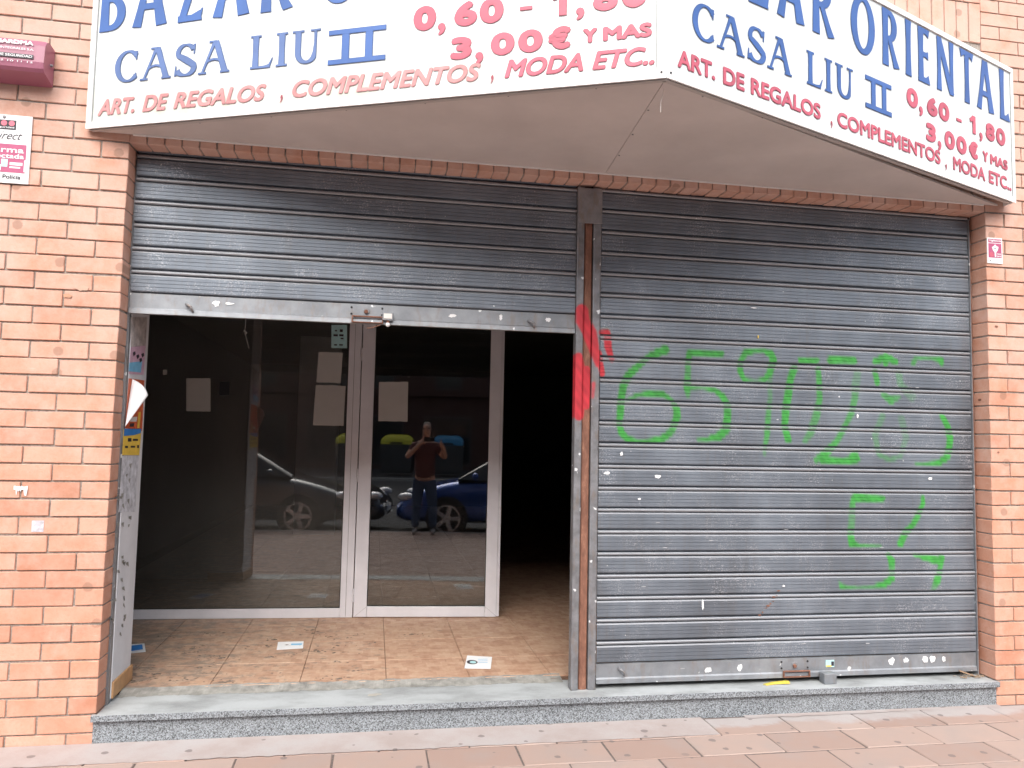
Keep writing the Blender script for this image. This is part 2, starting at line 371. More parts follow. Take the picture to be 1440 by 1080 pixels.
def paint_field(X, Z, strokes, soft=.010):
    """spray coverage 0..1 on the points X, Z"""
    A = np.zeros(len(X))
    for st in strokes:
        if len(st) == 1: st = st*2
        for a, b in zip(st, st[1:]):
            ax, az_, ar, ao = a; bx, bz, br, bo = b
            dx, dz = bx-ax, bz-az_; L2 = dx*dx+dz*dz+1e-12
            t = np.clip(((X-ax)*dx+(Z-az_)*dz)/L2, 0, 1)
            D = np.hypot(X-ax-t*dx, Z-az_-t*dz)
            R_ = ar+(br-ar)*t; O = ao+(bo-ao)*t
            A = np.maximum(A, np.clip((R_-D)/soft+.55, 0, 1)*O)
    return A
def paint_attr(o, groups, face_mask=None):
    me = o.data; n = len(me.vertices); co = np.empty(n*3); me.vertices.foreach_get('co', co); co = co.reshape(-1, 3)
    m = wmat(o); X = co[:, 0]+m.translation.x; Z = co[:, 2]+m.translation.z
    col = np.zeros((n, 4)); col[:, :3] = groups[0][1]
    for st, c in groups:
        A = paint_field(X, Z, st)
        A = np.clip(A*1.12, 0, 1)
        if face_mask is not None: A = A*face_mask
        up = A > col[:, 3]; col[up, :3] = c; col[:, 3] = np.maximum(col[:, 3], A)
    vr = 1+.16*np.sin(X*41+Z*23)*np.sin(Z*37-X*13)+.10*np.sin(X*130+Z*90); col[:, :3] *= vr[:, None]
    a = me.attributes.new('paint', 'FLOAT_COLOR', 'POINT'); a.data.foreach_set('color', col.astype(np.float32).ravel())
GREEN_C = (.04, .27, .045); RED_C = (.50, .03, .045)

# ================================================================== SETTING: ground
W = 5.126; H = 3.07; ZS = .141; C0 = .0888
def struct(o, kind='structure'): o['kind'] = kind; return o

pav = struct(box('pavement', -14, 20, -4.95, .0, -.12, -.0055, MT['joint']))
def tile_mesh(w_, d_, j):
    r = random.Random(j); bm = bbox(bmesh.new(), 0, w_, 0, d_, -.03, 0, .004, 1)
    for v in bm.verts:
        v.co.x += r.uniform(-.0015, .0015); v.co.y += r.uniform(-.0015, .0015)
        if v.co.z > -.01: v.co.z += r.uniform(-.0012, .0012)
    bmesh.ops.recalc_face_normals(bm, faces=bm.faces)
    me = bpy.data.meshes.new('paving_tile'); bm.to_mesh(me); bm.free(); me.materials.append(MT['tile']); return me
TW, TD = .4535, .2495
tms = [tile_mesh(TW-.008, TD-.008, k) for k in range(6)]
far = bmesh.new()
for row in range(20):
    y0 = -.018-TD*(row+1)
    off = 3.667 if row % 2 == 0 else 3.447
    for k in range(-40, 36):
        x0 = off+k*TW
        if row < 4 and -1.3 < x0 < 6.2:
            o = bpy.data.objects.new('paving_tile', random.choice(tms)); COL.objects.link(o)
            o.location = (x0, y0, random.uniform(-.003, .0)); o.rotation_euler = (random.uniform(-.004, .004), random.uniform(-.004, .004), random.uniform(-.004, .004)); setpar(o, pav)
        else:
            me = tms[0]; bbox(far, x0, x0+TW-.011, y0, y0+TD-.011, -.03, random.uniform(-.003, .001))
o = bmob('paving_tiles', far, MT['tile'], pav); o['kind'] = 'stuff'
struct(box('kerb', -14, 20, -5.08, -4.952, -.25, .0, MT['kerb'], bev=.015))
struct(box('road', -60, 60, -22, -5.082, -.3, -.11, MT['asphalt']))
struct(box('far_kerb', -60, 60, -22.15, -22.002, -.3, .01, MT['kerb'], bev=.015))
struct(box('far_pavement', -60, 60, -31, -22.152, -.3, .0, MT['asphalt']))
gr = struct(box('ground', -150, 150, -150, 60, -.6, -.32, MT['asphalt']))
# cement fillet along the foot of the step
def wavy_sheet(name, x0, x1, yA, yB, z, mat, parent, n=120, amp=.012, seed=1, both=False):
    r = np.random.default_rng(seed); xs = np.linspace(x0, x1, n)
    w1 = np.convolve(r.normal(0, 1, n+8), np.ones(5)/5, 'same')[4:4+n]*amp
    w2 = np.convolve(r.normal(0, 1, n+8), np.ones(5)/5, 'same')[4:4+n]*amp if both else np.zeros(n)
    V = []; F = []
    if yB < yA: w1, w2 = w2, w1
    for i, x in enumerate(xs): V += [(x, yA+w1[i], z), (x, yB+w2[i], z)]
    for i in range(n-1): F.append((2*i, 2*i+2, 2*i+3, 2*i+1))
    return mob(name, V, F, mat, parent)

# ================================================================== SETTING: the brick front
def brick_mesh(L, Hh, Dp, seed):
    r = random.Random(seed); bm = bbox(bmesh.new(), 0, L, 0, Dp, 0, Hh, .0028, 1)
    for v in bm.verts:
        v.co.x += r.uniform(-.0012, .0012); v.co.z += r.uniform(-.0016, .0016); v.co.y += r.uniform(-.0008, .0008)
    bmesh.ops.recalc_face_normals(bm, faces=bm.faces)
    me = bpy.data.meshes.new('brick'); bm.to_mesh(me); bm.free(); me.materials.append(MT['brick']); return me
BL, BH, BD, J = .2695, .0802, .1335, .0085
full = [brick_mesh(BL, BH, BD, k) for k in range(7)]
half = [brick_mesh(.1315, BH, BD, 20+k) for k in range(5)]
sold = [brick_mesh(.0805, .262, BD, 40+k) for k in range(5)]
def put(meshes, x, y, z, parent):
    o = bpy.data.objects.new('brick', random.choice(meshes)); COL.objects.link(o)
    o.location = (x+random.uniform(-.0012, .0012), y+random.uniform(-.0025, .0015), z+random.uniform(-.0015, .0015))
    o.rotation_euler = (0, random.uniform(-.004, .004), random.uniform(-.004, .004)); o.parent = parent
    o.location -= parent.location; return o

wl = thing('brick_wall', (-.4, 0, 0), 'orange brick wall left of the shop opening, under the wine red alarm box', 'wall')
wr = thing('brick_wall', (5.3, 0, 0), 'orange brick wall right of the closed shutter, with a small magenta plate', 'wall')
wt = thing('brick_wall', (2.5, 0, H), 'brick wall above the shop opening, mostly hidden by the white sign', 'wall')
lx = bmesh.new(); rx = bmesh.new(); tx = bmesh.new()
def course(n, corner, sgn, xin, xout, parent, bm):
    """one course starting at the opening's corner and running outward"""
    z = ZS+C0*n+.004; x = corner; first = True
    while abs(x-corner) < xout:
        L = (.1315 if (n % 2 == 0) else BL) if first else BL
        xa = x if sgn > 0 else x-L
        vis = abs((x+sgn*L/2)-corner) < xin and -2 <= n <= 44
        if vis: put(half if L < .2 else full, xa, 0, z, parent)
        else: bbox(bm, xa, xa+L, 0, BD, z, z+BH)
        x += sgn*(L+J); first = False
for n in range(-2, 68):
    course(n, 0.0, -1, .72 if n < 42 else 0, 5, wl, lx)
for n in range(-2, 68):
    course(n, W, 1, .42 if n > 8 else .36, 5, wr, rx)
# soldier course right above the opening (its lower ends show as headers), then running courses and the upper soldier course
x = .0; k = 0
while x < W-.05:
    put(sold, x+.002, 0, H+.001, wt); x += (W)/58.; k += 1
zt = H+.262+.009; r_ = 0
while zt < 4.10:
    x = -.14*(r_ % 2)
    while x < W-.02:
        L = min(BL, W-.004-x)
        if x < 0: bbox(tx, .004, x+BL, 0, BD, zt, zt+BH)
        elif x > 4.0 and L > .2: put(full, x, 0, zt, wt)
        elif L > .02: bbox(tx, x, x+L, 0, BD, zt, zt+BH)
        x += BL+J
    zt += C0; r_ += 1
zt = 4.190; x = .002
while x < W-.05:
    if x > 4.0: put(sold, x, 0, zt, wt)
    else: bbox(tx, x, x+.0805, 0, BD, zt, zt+.262)
    x += W/58.
zt = 4.190+.262+.009; r_ = 0
while zt < 6.1:
    x = -.14*(r_ % 2)
    while x < W-.02:
        L = min(BL, W-.004-x); bbox(tx, max(x, .004), x+L, 0, BD, zt, zt+BH); x += BL+J
    zt += C0; r_ += 1
for bm, p_ in ((lx, wl), (rx, wr), (tx, wt)):
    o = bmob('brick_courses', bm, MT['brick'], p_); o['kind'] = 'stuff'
box('mortar', -5.2, -.005, .009, BD-.004, -.2, 6.1, MT['mortar'], wl)
box('mortar', W+.005, W+5.2, .009, BD-.004, -.2, 6.1, MT['mortar'], wr)
box('mortar', -.003, W+.003, .009, BD-.004, H+.006, 6.1, MT['mortar'], wt)
# building mass behind the brick skin
bl = thing('shop_building', (2.5, 6, 0), 'dark concrete walls and roof of the empty shop behind the shutters', 'building')
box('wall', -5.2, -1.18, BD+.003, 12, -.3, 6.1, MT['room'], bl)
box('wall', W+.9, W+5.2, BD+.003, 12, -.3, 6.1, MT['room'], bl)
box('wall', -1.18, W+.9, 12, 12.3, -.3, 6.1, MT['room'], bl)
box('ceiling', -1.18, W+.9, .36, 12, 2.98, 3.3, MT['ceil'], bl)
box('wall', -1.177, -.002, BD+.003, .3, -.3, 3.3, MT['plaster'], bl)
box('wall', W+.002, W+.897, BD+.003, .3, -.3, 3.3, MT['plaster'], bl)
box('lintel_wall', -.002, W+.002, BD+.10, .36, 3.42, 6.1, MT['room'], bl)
box('roof', -5.2, W+5.2, .003+BD, 12.3, 6.102, 6.3, MT['room'], bl)
pl = box('pillar', .24, .80, 7.14, 7.6, .162, 2.978, MT['plaster'], bl)
# steel lintel across the top of the opening, maroon
box('steel_lintel', .003, W-.003, BD+.002, BD+.032, H-.034, H+.35, MT['lintel'], bl)

# interior and recess floor
fl = struct(box('floor', -1.18, W+.9, .30, 12, .0, .150, MT['fjoint']))
fm = []
for s_ in range(3):
    bm = bbox(bmesh.new(), 0, .482, 0, .482, -.01, 0, .0015); me = bpy.data.meshes.new('floor_tile'); bm.to_mesh(me); bm.free(); me.materials.append(MT['ftile']); fm.append(me)
farf = bmesh.new()
for i in range(-5, 13):
    for j in range(0, 24):
        x0 = .953+.485*(i-2)+.0; y0 = .277+.485*j
        if x0 < -1.17 or x0+.48 > W+.89: continue
        ya = max(y0, .335)
        if j == 0:
            o = box('floor_tile', x0, x0+.482, ya, y0+.482, .150, .1595, MT['ftile'], fl, .0015)
        elif j < 6 and x0 < 3.2:
            o = bpy.data.objects.new('floor_tile', random.choice(fm)); COL.objects.link(o); o.location = (x0, y0, .160+random.uniform(-.0006, .0006)); setpar(o, fl)
        elif y0+.482 < 11.99: bbox(farf, x0, x0+.482, y0, y0+.482, .150, .160)
o = bmob('floor_tiles', farf, MT['ftile'], fl); o['kind'] = 'stuff'

# granite step
st = thing('granite_step', (W/2, 0, 0), 'speckled grey granite step with worn pale top running under both shutters', 'step')
box('riser', -.012, W-.003, -.002, .10, -.05, ZS-.031, MT['riser'], st)
bm = bbox(bmesh.new(), -.018, W+.004, -.026, -.0005, ZS-.030, ZS, .003)
bbox(bm, .004, W-.004, -.0003, .338, ZS-.0295, ZS-.0002, 0)
box('tread', .004, W-.004, -.0235, .338, ZS-.0295, ZS-.0003, MT['sill'], st)
bm.free()
box('tread_nosing', -.018, W+.004, -.0265, -.0232, ZS-.030, ZS+.0002, MT['riser'], st, .0008)
box('tread_end', -.018, .003, -.0230, -.001, ZS-.030, ZS, MT['sill'], st)
box('tread_end', W-.003, W+.004, -.0230, -.001, ZS-.030, ZS, MT['sill'], st)
cs = wavy_sheet('cement_smear', .02, 2.46, .255, .350, ZS+.0215, MT['cement'], st, 200, .016, 3, True)
for i_, v_ in enumerate(cs.data.vertices):
    if i_ % 2 == 0: v_.co.z = ZS+.001
wavy_sheet('cement_fillet', -.9, 3.2, -.004, -.263, .0016, MT['cement2'], pav, 500, .007, 8, False)
wavy_sheet('cement_fillet', 3.46, W, -.004, -.05,   .0016, MT['cement2'], pav, 160, .01, 9, False)

# ================================================================== roller shutters
P = .1266
def slat_profile():
    pr = [(P-.0005, .013, 0), (P-.004, .012, 0)]
    for k in range(6):
        a = math.pi*(k/5); pr.append((P-.0135+.0090*math.cos(a), -.0015-.0095*math.sin(a), .6))
    pr += [(P-.0235, .011, 0), (P-.0265, .011, 0), (P-.0285, -.001, .5), (P-.034, -.0065, .8)]
    z = P-.036; ng = 4
    zb = .010
    step = (z-zb)/ng
    for g in range(ng):
        za = z-g*step; zc = za-step
        bl_y = -.0072-.0012*math.sin(math.pi*(g+.5)/ng)
        pr += [(za, bl_y, 1), (zc+.0026, bl_y, 1)]
        if g < ng-1: pr += [(zc+.0014, -.0052, .8)]
    pr += [(.0065, -.0055, .9), (.0045, .010, .0), (.0, .013, 0)]
    return pr
PR = slat_profile()
def slat(x0, x1, y, z, parent, groups, dense=None):
    if dense: xs = np.concatenate([np.arange(x0, dense[0], .12), np.arange(dense[0], dense[1], .0065), np.arange(dense[1], x1, .12), [x1]])
    else: xs = np.linspace(x0, x1, 22)
    npz = len(PR); prof = PR
    jit = random.uniform(-.0012, .0012)
    V = []; mask = []
    zz = [q[0] for q in prof]
    ph = random.uniform(0, 6)
    for x in xs:
        bow = .0022*math.sin(x*1.7+ph)+jit; dz = .0007*math.sin(x*1.1+ph)
        for q in prof: V.append((x, y+q[1]+bow, z+q[0]+dz)); mask.append(q[2])
    F = [(i*npz+j, i*npz+j+1, (i+1)*npz+j+1, (i+1)*npz+j) for i in range(len(xs)-1) for j in range(npz-1)]
    o = mob('slat', V, F, MT['slat'], parent); o.data.materials.append(MT['slat_bead'])
    isb = [2 <= j <= 7 or 10 <= j <= 11 for j in range(npz-1)]
    o.data.polygons.foreach_set('material_index', [int(isb[j]) for i in range(len(xs)-1) for j in range(npz-1)])
    paint_attr(o, groups, np.array(mask))
    return o
G0 = [(GREEN, GREEN_C), (RED, RED_C)]
def shutter(x0, x1, zrail, nslat, label, parent_loc, painted):
    t = thing('roller_shutter', parent_loc, label, 'shutter')
    zb = zrail+.115
    for k in range(nslat):
        z = zb+k*P
        dense = None
        if painted and .55 < z < 2.35:
            dense = (x0, x1)
        slat(x0, x1, .122, z, t, G0 if painted else [([], GREEN_C)], dense)
    # bottom rail: folded sheet, upper face flat, lower third kicked out
    xs = np.linspace(x0, x1, 24); V = []; F = []
    prof = [(zb-.001, .127), (zb-.004, .117), (zrail+.034, .117), (zrail+.026, .110), (zrail+.002, .108), (zrail, .112), (zrail, .135)]
    for x in xs:
        for q in prof: V.append((x, q[1]+.0015*math.sin(x*3), q[0]))
    m_ = len(prof); F = [(i*m_+j, i*m_+j+1, (i+1)*m_+j+1, (i+1)*m_+j) for i in range(len(xs)-1) for j in range(m_-1)]
    mob('bottom_rail', V, F, MT['rail'], t)
    return t
sL = shutter(.012, 2.462, 2.183, 9, 'left roller shutter, raised above the glass door', (1.2, .12, 2.183), False)
sR = shutter(2.618, W-.036, .168, 25, 'right roller shutter, closed down to the step with green sprayed numbers', (3.9, .12, .168), True)
def rail_bits(t, cx, zr, cam_side=True):
    # lock rose, key barrel, four bolts and bent steel hasp
    b = bmesh.new(); cyl(b, (cx, .119, zr+.073), (cx, .110, zr+.073), .019, .016, 20); bmob('lock_rose', b, MT['post'], t)
    b = bmesh.new(); cyl(b, (cx-.004, .111, zr+.070), (cx-.004, .100, zr+.068), .011, .010, 14); bmob('lock_barrel', b, MT['rust'], t)
    for dx, dz in ((-.085, .092), (-.085, .055), (.085, .092), (.085, .055)):
        b = bmesh.new(); cyl(b, (cx+dx, .118, zr+dz), (cx+dx, .112, zr+dz), .007, .005, 8); bmob('bolt', b, MT['black'], t)
    b = bmesh.new()
    bbox(b, cx-.075, cx+.085, .094, .108, zr+.036, zr+.044, .002); bbox(b, cx-.082, cx-.075, .094, .108, zr+.008, zr+.044, .002)
    bbox(b, cx+.085, cx+.092, .094, .108, zr+.008, zr+.044, .002); bbox(b, cx-.082, cx+.092, .092, .1075, zr+.004, zr+.010, .002)
    bmob('hasp', b, MT['rust'], t)
rail_bits(sL, 1.258, 2.183); rail_bits(sR, 3.852, .168)
def pull(t, x, z):
    b = bmesh.new(); cyl(b, (x-.02, .112, z+.012), (x+.012, .085, z-.008), .008, .007, 8); cyl(b, (x+.012, .085, z-.008), (x+.017, .108, z-.03), .007, .006, 8)
    bmob('pull_handle', b, MT['post'], t, True)
pull(sL, .318, 2.235); pull(sR, 2.767, .245); pull(sL, 2.20, 2.235)
# rubbed-off sticker remains on the rails
def scrap(t, x, z, w_, h_, y=.1155, mat=None, seed=0, name='sticker_remain'):
    r = random.Random(seed); n = 14; V = [(x, y, z)]
    for k in range(n):
        a = 2*math.pi*k/n; rr = r.uniform(.6, 1.1); V.append((x+math.cos(a)*w_/2*rr, y, z+math.sin(a)*h_/2*rr))
    return mob(name, V, [(0, 1+(k+1) % n, 1+k) for k in range(n)], mat or MT['white'], t)
for x, dz, w_, h_, s_ in ((.452, .075, .045, .038, 1), (.52, .078, .05, .016, 2), (1.74, .07, .05, .02, 5), (2.30, .075, .035, .03, 6), (2.02, .075, .02, .045, 8)):
    scrap(sL, x, 2.183+dz, w_, h_, seed=s_)
for x, dz, w_, h_, s_ in ((3.30, .058, .05, .035, 11), (3.50, .068, .035, .05, 12), (4.50, .075, .05, .05, 14), (4.60, .08, .04, .035, 15), (4.73, .08, .05, .05, 16), (4.78, .08, .05, .045, 17), (4.86, .08, .03, .04, 18)):
    scrap(sR, x, .168+dz, w_, h_, seed=s_)
for px, py, w_, h_, s_, mt_ in ((874, 638, .024, .028, 31, 'white'), (854, 665, .05, .018, 32, 'white'), (925, 670, .045, .022, 33, 'white'), (899, 702, .022, .014, 34, 'white'), (1308, 673, .03, .02, 35, 'white'), (1066, 474, .009, .022, 36, 'yellow'), (1060, 433, .05, .008, 37, 'white'), (988, 850, .014, .075, 38, 'white'), (1206, 585, .018, .03, 39, 'white'), (1102, 824, .02, .015, 40, 'white')):
    q = at(px, py, 'y', .112); scrap(sR, q[0], q[2], w_, h_, .1105, MT[mt_], s_)

for k in range(9):
    q = at(1096-k*3.2+random.uniform(-2, 2), 832+k*4+random.uniform(-2, 2), 'y', .112); scrap(sR, q[0], q[2], random.uniform(.01, .028), random.uniform(.006, .016), .1112-.0001*k, MT['rust'], 80+k, 'rust_mark')
for k, (px, py) in enumerate(((1105, 745), (1000, 760), (935, 770), (905, 825), (960, 940), (1240, 770), (1290, 545), (1010, 600), (925, 735), (1130, 905), (1220, 905))):
    q = at(px, py, 'y', .112); scrap(sR, q[0], q[2], .035, .005, .1112, MT['rail_lt'], 95+k, 'scratch')
# centre post with guide channels
po = thing('steel_post', (2.54, .12, ZS), 'rusty steel centre post between the two shutters, sprayed red halfway up', 'post')
def strip(name, x0, x1, y, z0, z1, mat, parent, edge=.0, nx=9):
    xs = np.linspace(x0, x1, nx); zs = np.arange(z0, z1, .008); V = []; F = []
    n2 = nx+2
    for z in zs:
        V.append((x0, y+.06, z))
        for i, x in enumerate(xs):
            e = min(i, nx-1-i); V.append((x, y+(edge if e == 0 else 0)+.0006*math.sin(z*9+x*50), z))
        V.append((x1, y+.06, z))
    for a in range(len(zs)-1):
        for b in range(n2-1): F.append((a*n2+b, a*n2+b+1, (a+1)*n2+b+1, (a+1)*n2+b))
    o = mob(name, V, F, mat, parent); paint_attr(o, [(RED, RED_C)]); return o
strip('guide_channel', 2.4655, 2.508, .098, ZS+.001, 3.07, MT['post_p'], po, .004)
strip('square_tube', 2.513, 2.560, .110, ZS+.001, 2.86, MT['rust_p'], po, .005)
strip('guide_channel', 2.565, 2.611, .098, ZS+.001, 3.07, MT['post_p'], po, .004)
box('cover_plate', 2.464, 2.613, .084, .097, 2.84, 3.052, MT['post'], po, .004, 2)
box('back_plate', 2.47, 2.606, .16, .175, ZS+.001, 3.06, MT['post'], po)
# side guides
gL = thing('shutter_guide', (.005, .15, ZS), 'thin steel guide rail against the left brick jamb beside the flyposted pillar', 'guide rail')
box('rail', .0015, .010, .139, .168, ZS+.001, 3.05, MT['post'], gL); box('lip', .0015, .006, .130, .1385, ZS+.001, 3.05, MT['rail'], gL)
gR = thing('shutter_guide', (W-.02, .15, ZS), 'thin steel guide rail between the closed shutter and right brick jamb', 'guide rail')
box('rail', W-.034, W-.0015, .1355, .168, ZS+.001, 3.05, MT['post'], gR); box('lip', W-.034, W-.029, .104, .135, ZS+.001, 3.05, MT['rail'], gR)
box('flange', W-.012, W-.0015, .128, .135, ZS+.001, 3.05, MT['rust'], gR)

# flyposted pillar in the recess
pi_ = thing('plastered_pillar', (-.1, .33, ZS), 'white plastered pillar beside the left jamb, covered in torn posters', 'pillar')
box('shaft', -.30, .014, .169, .49, .161, 2.978, MT['plaster'], pi_, .002)
box('skirting', -.302, .024, .172, .502, .1612, .245, MT['wood'], pi_, .002)
def poster(t, name, pxy, mat, x=.0152, label=None):
    V = [at(a, b, 'x', x) for a, b in pxy]; V2 = [(v[0]-.0006, v[1], v[2]) for v in V]; n = len(V)
    F = [tuple(range(n)), tuple(range(2*n-1, n-1, -1))]+[(i, i+n, (i+1) % n+n, (i+1) % n) for i in range(n)]
    o = mob(name, V+V2, F, mat, t)
    if label: o['label'] = label
    return o
PT = pi_
poster(PT, 'paper_poster', [(184, 488), (205, 486), (202, 527), (181, 526)], MT['ppink'], .0150)
poster(PT, 'poster_patch', [(182, 510), (200, 508), (198, 524), (181, 522)], MT['lblue'], .0162)
for a, b in ((187, 496), (192, 500), (196, 505), (199, 498)):
    poster(PT, 'poster_writing', [(a, b), (a+3, b-2), (a+4, b+2), (a+1, b+5)], MT['darkprint'], .0168)
poster(PT, 'paper_poster', [(181, 532), (203, 535), (200, 606), (176, 602)], MT['orange'], .0152)
poster(PT, 'poster_patch', [(184, 587), (193, 586), (192, 593), (183, 593)], MT['paper'], .0162)
poster(PT, 'poster_patch', [(195, 580), (198, 579), (196, 602), (193, 602)], MT['yellow'], .0165)
poster(PT, 'poster_patch', [(183, 596), (189, 595), (188, 600), (182, 600)], MT['darkprint'], .0168)
poster(PT, 'paper_poster', [(174, 604), (199, 604), (196, 640), (172, 640)], MT['yellow'], .0170)
poster(PT, 'poster_patch', [(175, 603), (199, 603), (198, 609), (188, 612), (174, 613)], MT['pblue'], .0180)
for a, b, w_, h_ in ((180, 616, 5, 5), (187, 617, 7, 3), (176, 627, 4, 3), (184, 627, 6, 2.5), (193, 626, 2.5, 4)):
    poster(PT, 'poster_writing', [(a, b), (a+w_, b), (a+w_, b+h_), (a, b+h_)], MT['darkprint'], .0180)
poster(PT, 'paper_poster', [(172, 641), (195, 641), (190, 720), (167, 720)], plain('torn_poster', (.52, .53, .57), .8, 0, .35, 26), .0156)
poster(PT, 'paper_poster', [(184, 446), (207, 446), (205, 486), (184, 488)], plain('dirty_poster', (.46, .42, .41), .8, 0, .4, 20), .0156)
for k in range(34):
    b = random.uniform(645, 900); a = 184-(b-650)*.062+random.uniform(-16, 4)
    poster(PT, 'glue_scrap', [(a, b), (a+random.uniform(1, 4), b-1), (a+random.uniform(1, 4), b+random.uniform(2, 7)), (a, b+3)], MT['cement'], .0172)
# peeling sheet curling away from the pillar
V = []; F = []; nu, nv = 12, 8
c0 = at(176, 600, 'x', .018); top = at(186, 533, 'x', .018); tip = at(208, 556, 'x', .10)
for i in range(nu+1):
    t_ = i/nu
    for j in range(nv+1):
        s_ = j/nv
        base = Vector(c0).lerp(Vector(top), t_)
        outp = Vector(c0).lerp(Vector(tip), t_)
        p_ = base.lerp(outp, s_); p_.x += .014*math.sin(math.pi*s_)*t_; p_.z += .008*math.sin(math.pi*s_)*t_
        V.append(p_)
F = [(i*(nv+1)+j, (i+1)*(nv+1)+j, (i+1)*(nv+1)+j+1, i*(nv+1)+j+1) for i in range(nu) for j in range(nv)]
o = mob('peeling_sheet', V, F, MT['white'], PT, True); o['label'] = 'white poster sheet peeling off and curling outward'
md = o.modifiers.new('thickness', 'SOLIDIFY'); md.thickness = .0008

# ================================================================== glass front
GY = 1.954
sw = thing('shop_window', (1.204, GY, .16), 'fixed dark shop window in a white frame left of the glass door, papers taped inside', 'window')
def frame_bar(name, x0, x1, z0, z1, parent, y0=GY-.02, y1=GY+.03, bev=.003): return box(name, x0, x1, y0, y1, z0, z1, MT['white_alu'], parent, bev, 2)
frame_bar('bottom_rail', -1.17, 1.104, .162, .232, sw)
frame_bar('stile', 1.105, 1.202, .162, 2.975, sw)
box('stile_groove', 1.148, 1.151, GY-.0215, GY-.0195, .17, 2.97, MT['post'], sw)
frame_bar('top_rail', -1.17, 1.104, 2.91, 2.975, sw)
frame_bar('stile', -1.175, -1.12, .233, 2.909, sw)
box('pane', -1.119, 1.104, GY, GY+.006, .233, 2.909, MT['glass_d'], sw)
box('gasket', -1.119, 1.104, GY-.004, GY-.0005, .2325, .238, MT['dark_rubber'], sw); box('gasket', 1.099, 1.1045, GY-.004, GY-.0005, .239, 2.905, MT['dark_rubber'], sw)

sw.rotation_euler = (0, 0, -rad(2.3))      # the old frame sags slightly inward at its left end
TH = rad(4.3); TW_ = rad(2.3)
dr = thing('glass_door', (1.208, GY-.018, .16), 'white framed glass door standing slightly ajar, taped paper and street reflected in it', 'door', rz=-TH)
def dbox(name, x0, x1, y0, y1, z0, z1, mat, bev=0, par=None): return box(name, x0, x1, y0, y1, z0-.16, z1-.16, mat, par or dr, bev, 2, local=True)
DWd = 1.105
dbox('stile', 0, .100, -.005, .04, .166, 2.70, MT['white_alu'], .003)
dbox('stile', DWd-.088, DWd, -.005, .04, .166, 2.70, MT['white_alu'], .003)
dbox('rail', .101, DWd-.089, -.004, .039, .166, .245, MT['white_alu'], .003)
dbox('rail', .101, DWd-.089, -.004, .039, 2.61, 2.70, MT['white_alu'], .003)
dbox('pane', .101, DWd-.089, .014, .020, .246, 2.609, MT['glass'])
dbox('gasket', .101, .105, .008, .0135, .247, 2.608, MT['dark_rubber']); dbox('gasket', DWd-.093, DWd-.089, .008, .0135, .247, 2.608, MT['dark_rubber']); dbox('gasket', .106, DWd-.094, .008, .0135, .2465, .252, MT['dark_rubber'])
dbox('edge_profile', DWd+.001, DWd+.022, .004, .046, .168, 2.70, MT['white_alu'], .002)
dbox('edge_groove', DWd-.003, DWd+.0008, .0, .03, .17, 2.69, MT['post'])
for z in (.33, 1.25, 2.20): 
    b = bmesh.new(); cyl(b, (-.006, -.010, z-.16-.05), (-.006, -.010, z-.16), .008, n=10); cyl(b, (-.006, -.010, z-.16+.003), (-.006, -.010, z-.16+.053), .008, n=10)
    bmob('hinge', b, MT['white_alu'], dr, local=True)
for sx_, sz_ in ((.101, .245), (DWd-.089, .245)):   # mitre lines in the corners
    sg = -1 if sx_ < .5 else 1
    V = [(sx_, -.0056, sz_-.16), (sx_+sg*.09, -.0056, .17-.16), (sx_+sg*.0925, -.0056, .17-.16), (sx_+sg*.0025, -.0056, sz_-.16)]
    mob('mitre_joint', V, [(0, 1, 2, 3)], MT['post'], dr, local=True)
tf = thing('transom_frame', (2.0, GY, 2.72), 'white frame over the door opening, hidden behind the raised shutter', 'frame')
box('header', 1.205, W+.88, GY-.02, GY+.03, 2.725, 2.975, MT['white_alu'], tf)
rp = thing('partition_wall', (4.2, GY, .16), 'dark partition closing the recess behind the closed shutter', 'wall')
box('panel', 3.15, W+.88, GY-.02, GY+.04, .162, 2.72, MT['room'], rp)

cb = thing('hanging_cable', (.33, GY-.03, 2.45), 'frayed pale cable end dangling at the top of the left window', 'cable')
b = bmesh.new(); pts = [at(346, 440, 'y', GY-.03), at(345, 458, 'y', GY-.03), at(344, 467, 'y', GY-.03), at(347, 478, 'y', GY-.03), at(350, 490, 'y', GY-.03)]
for p0, p1 in zip(pts, pts[1:]): cyl(b, p0, p1, .0035, .003, n=6)
cyl(b, at(343, 465, 'y', GY-.03), at(347, 469, 'y', GY-.03), .008, .006, 8)
bmob('cable', b, MT['paper_dull'], cb)
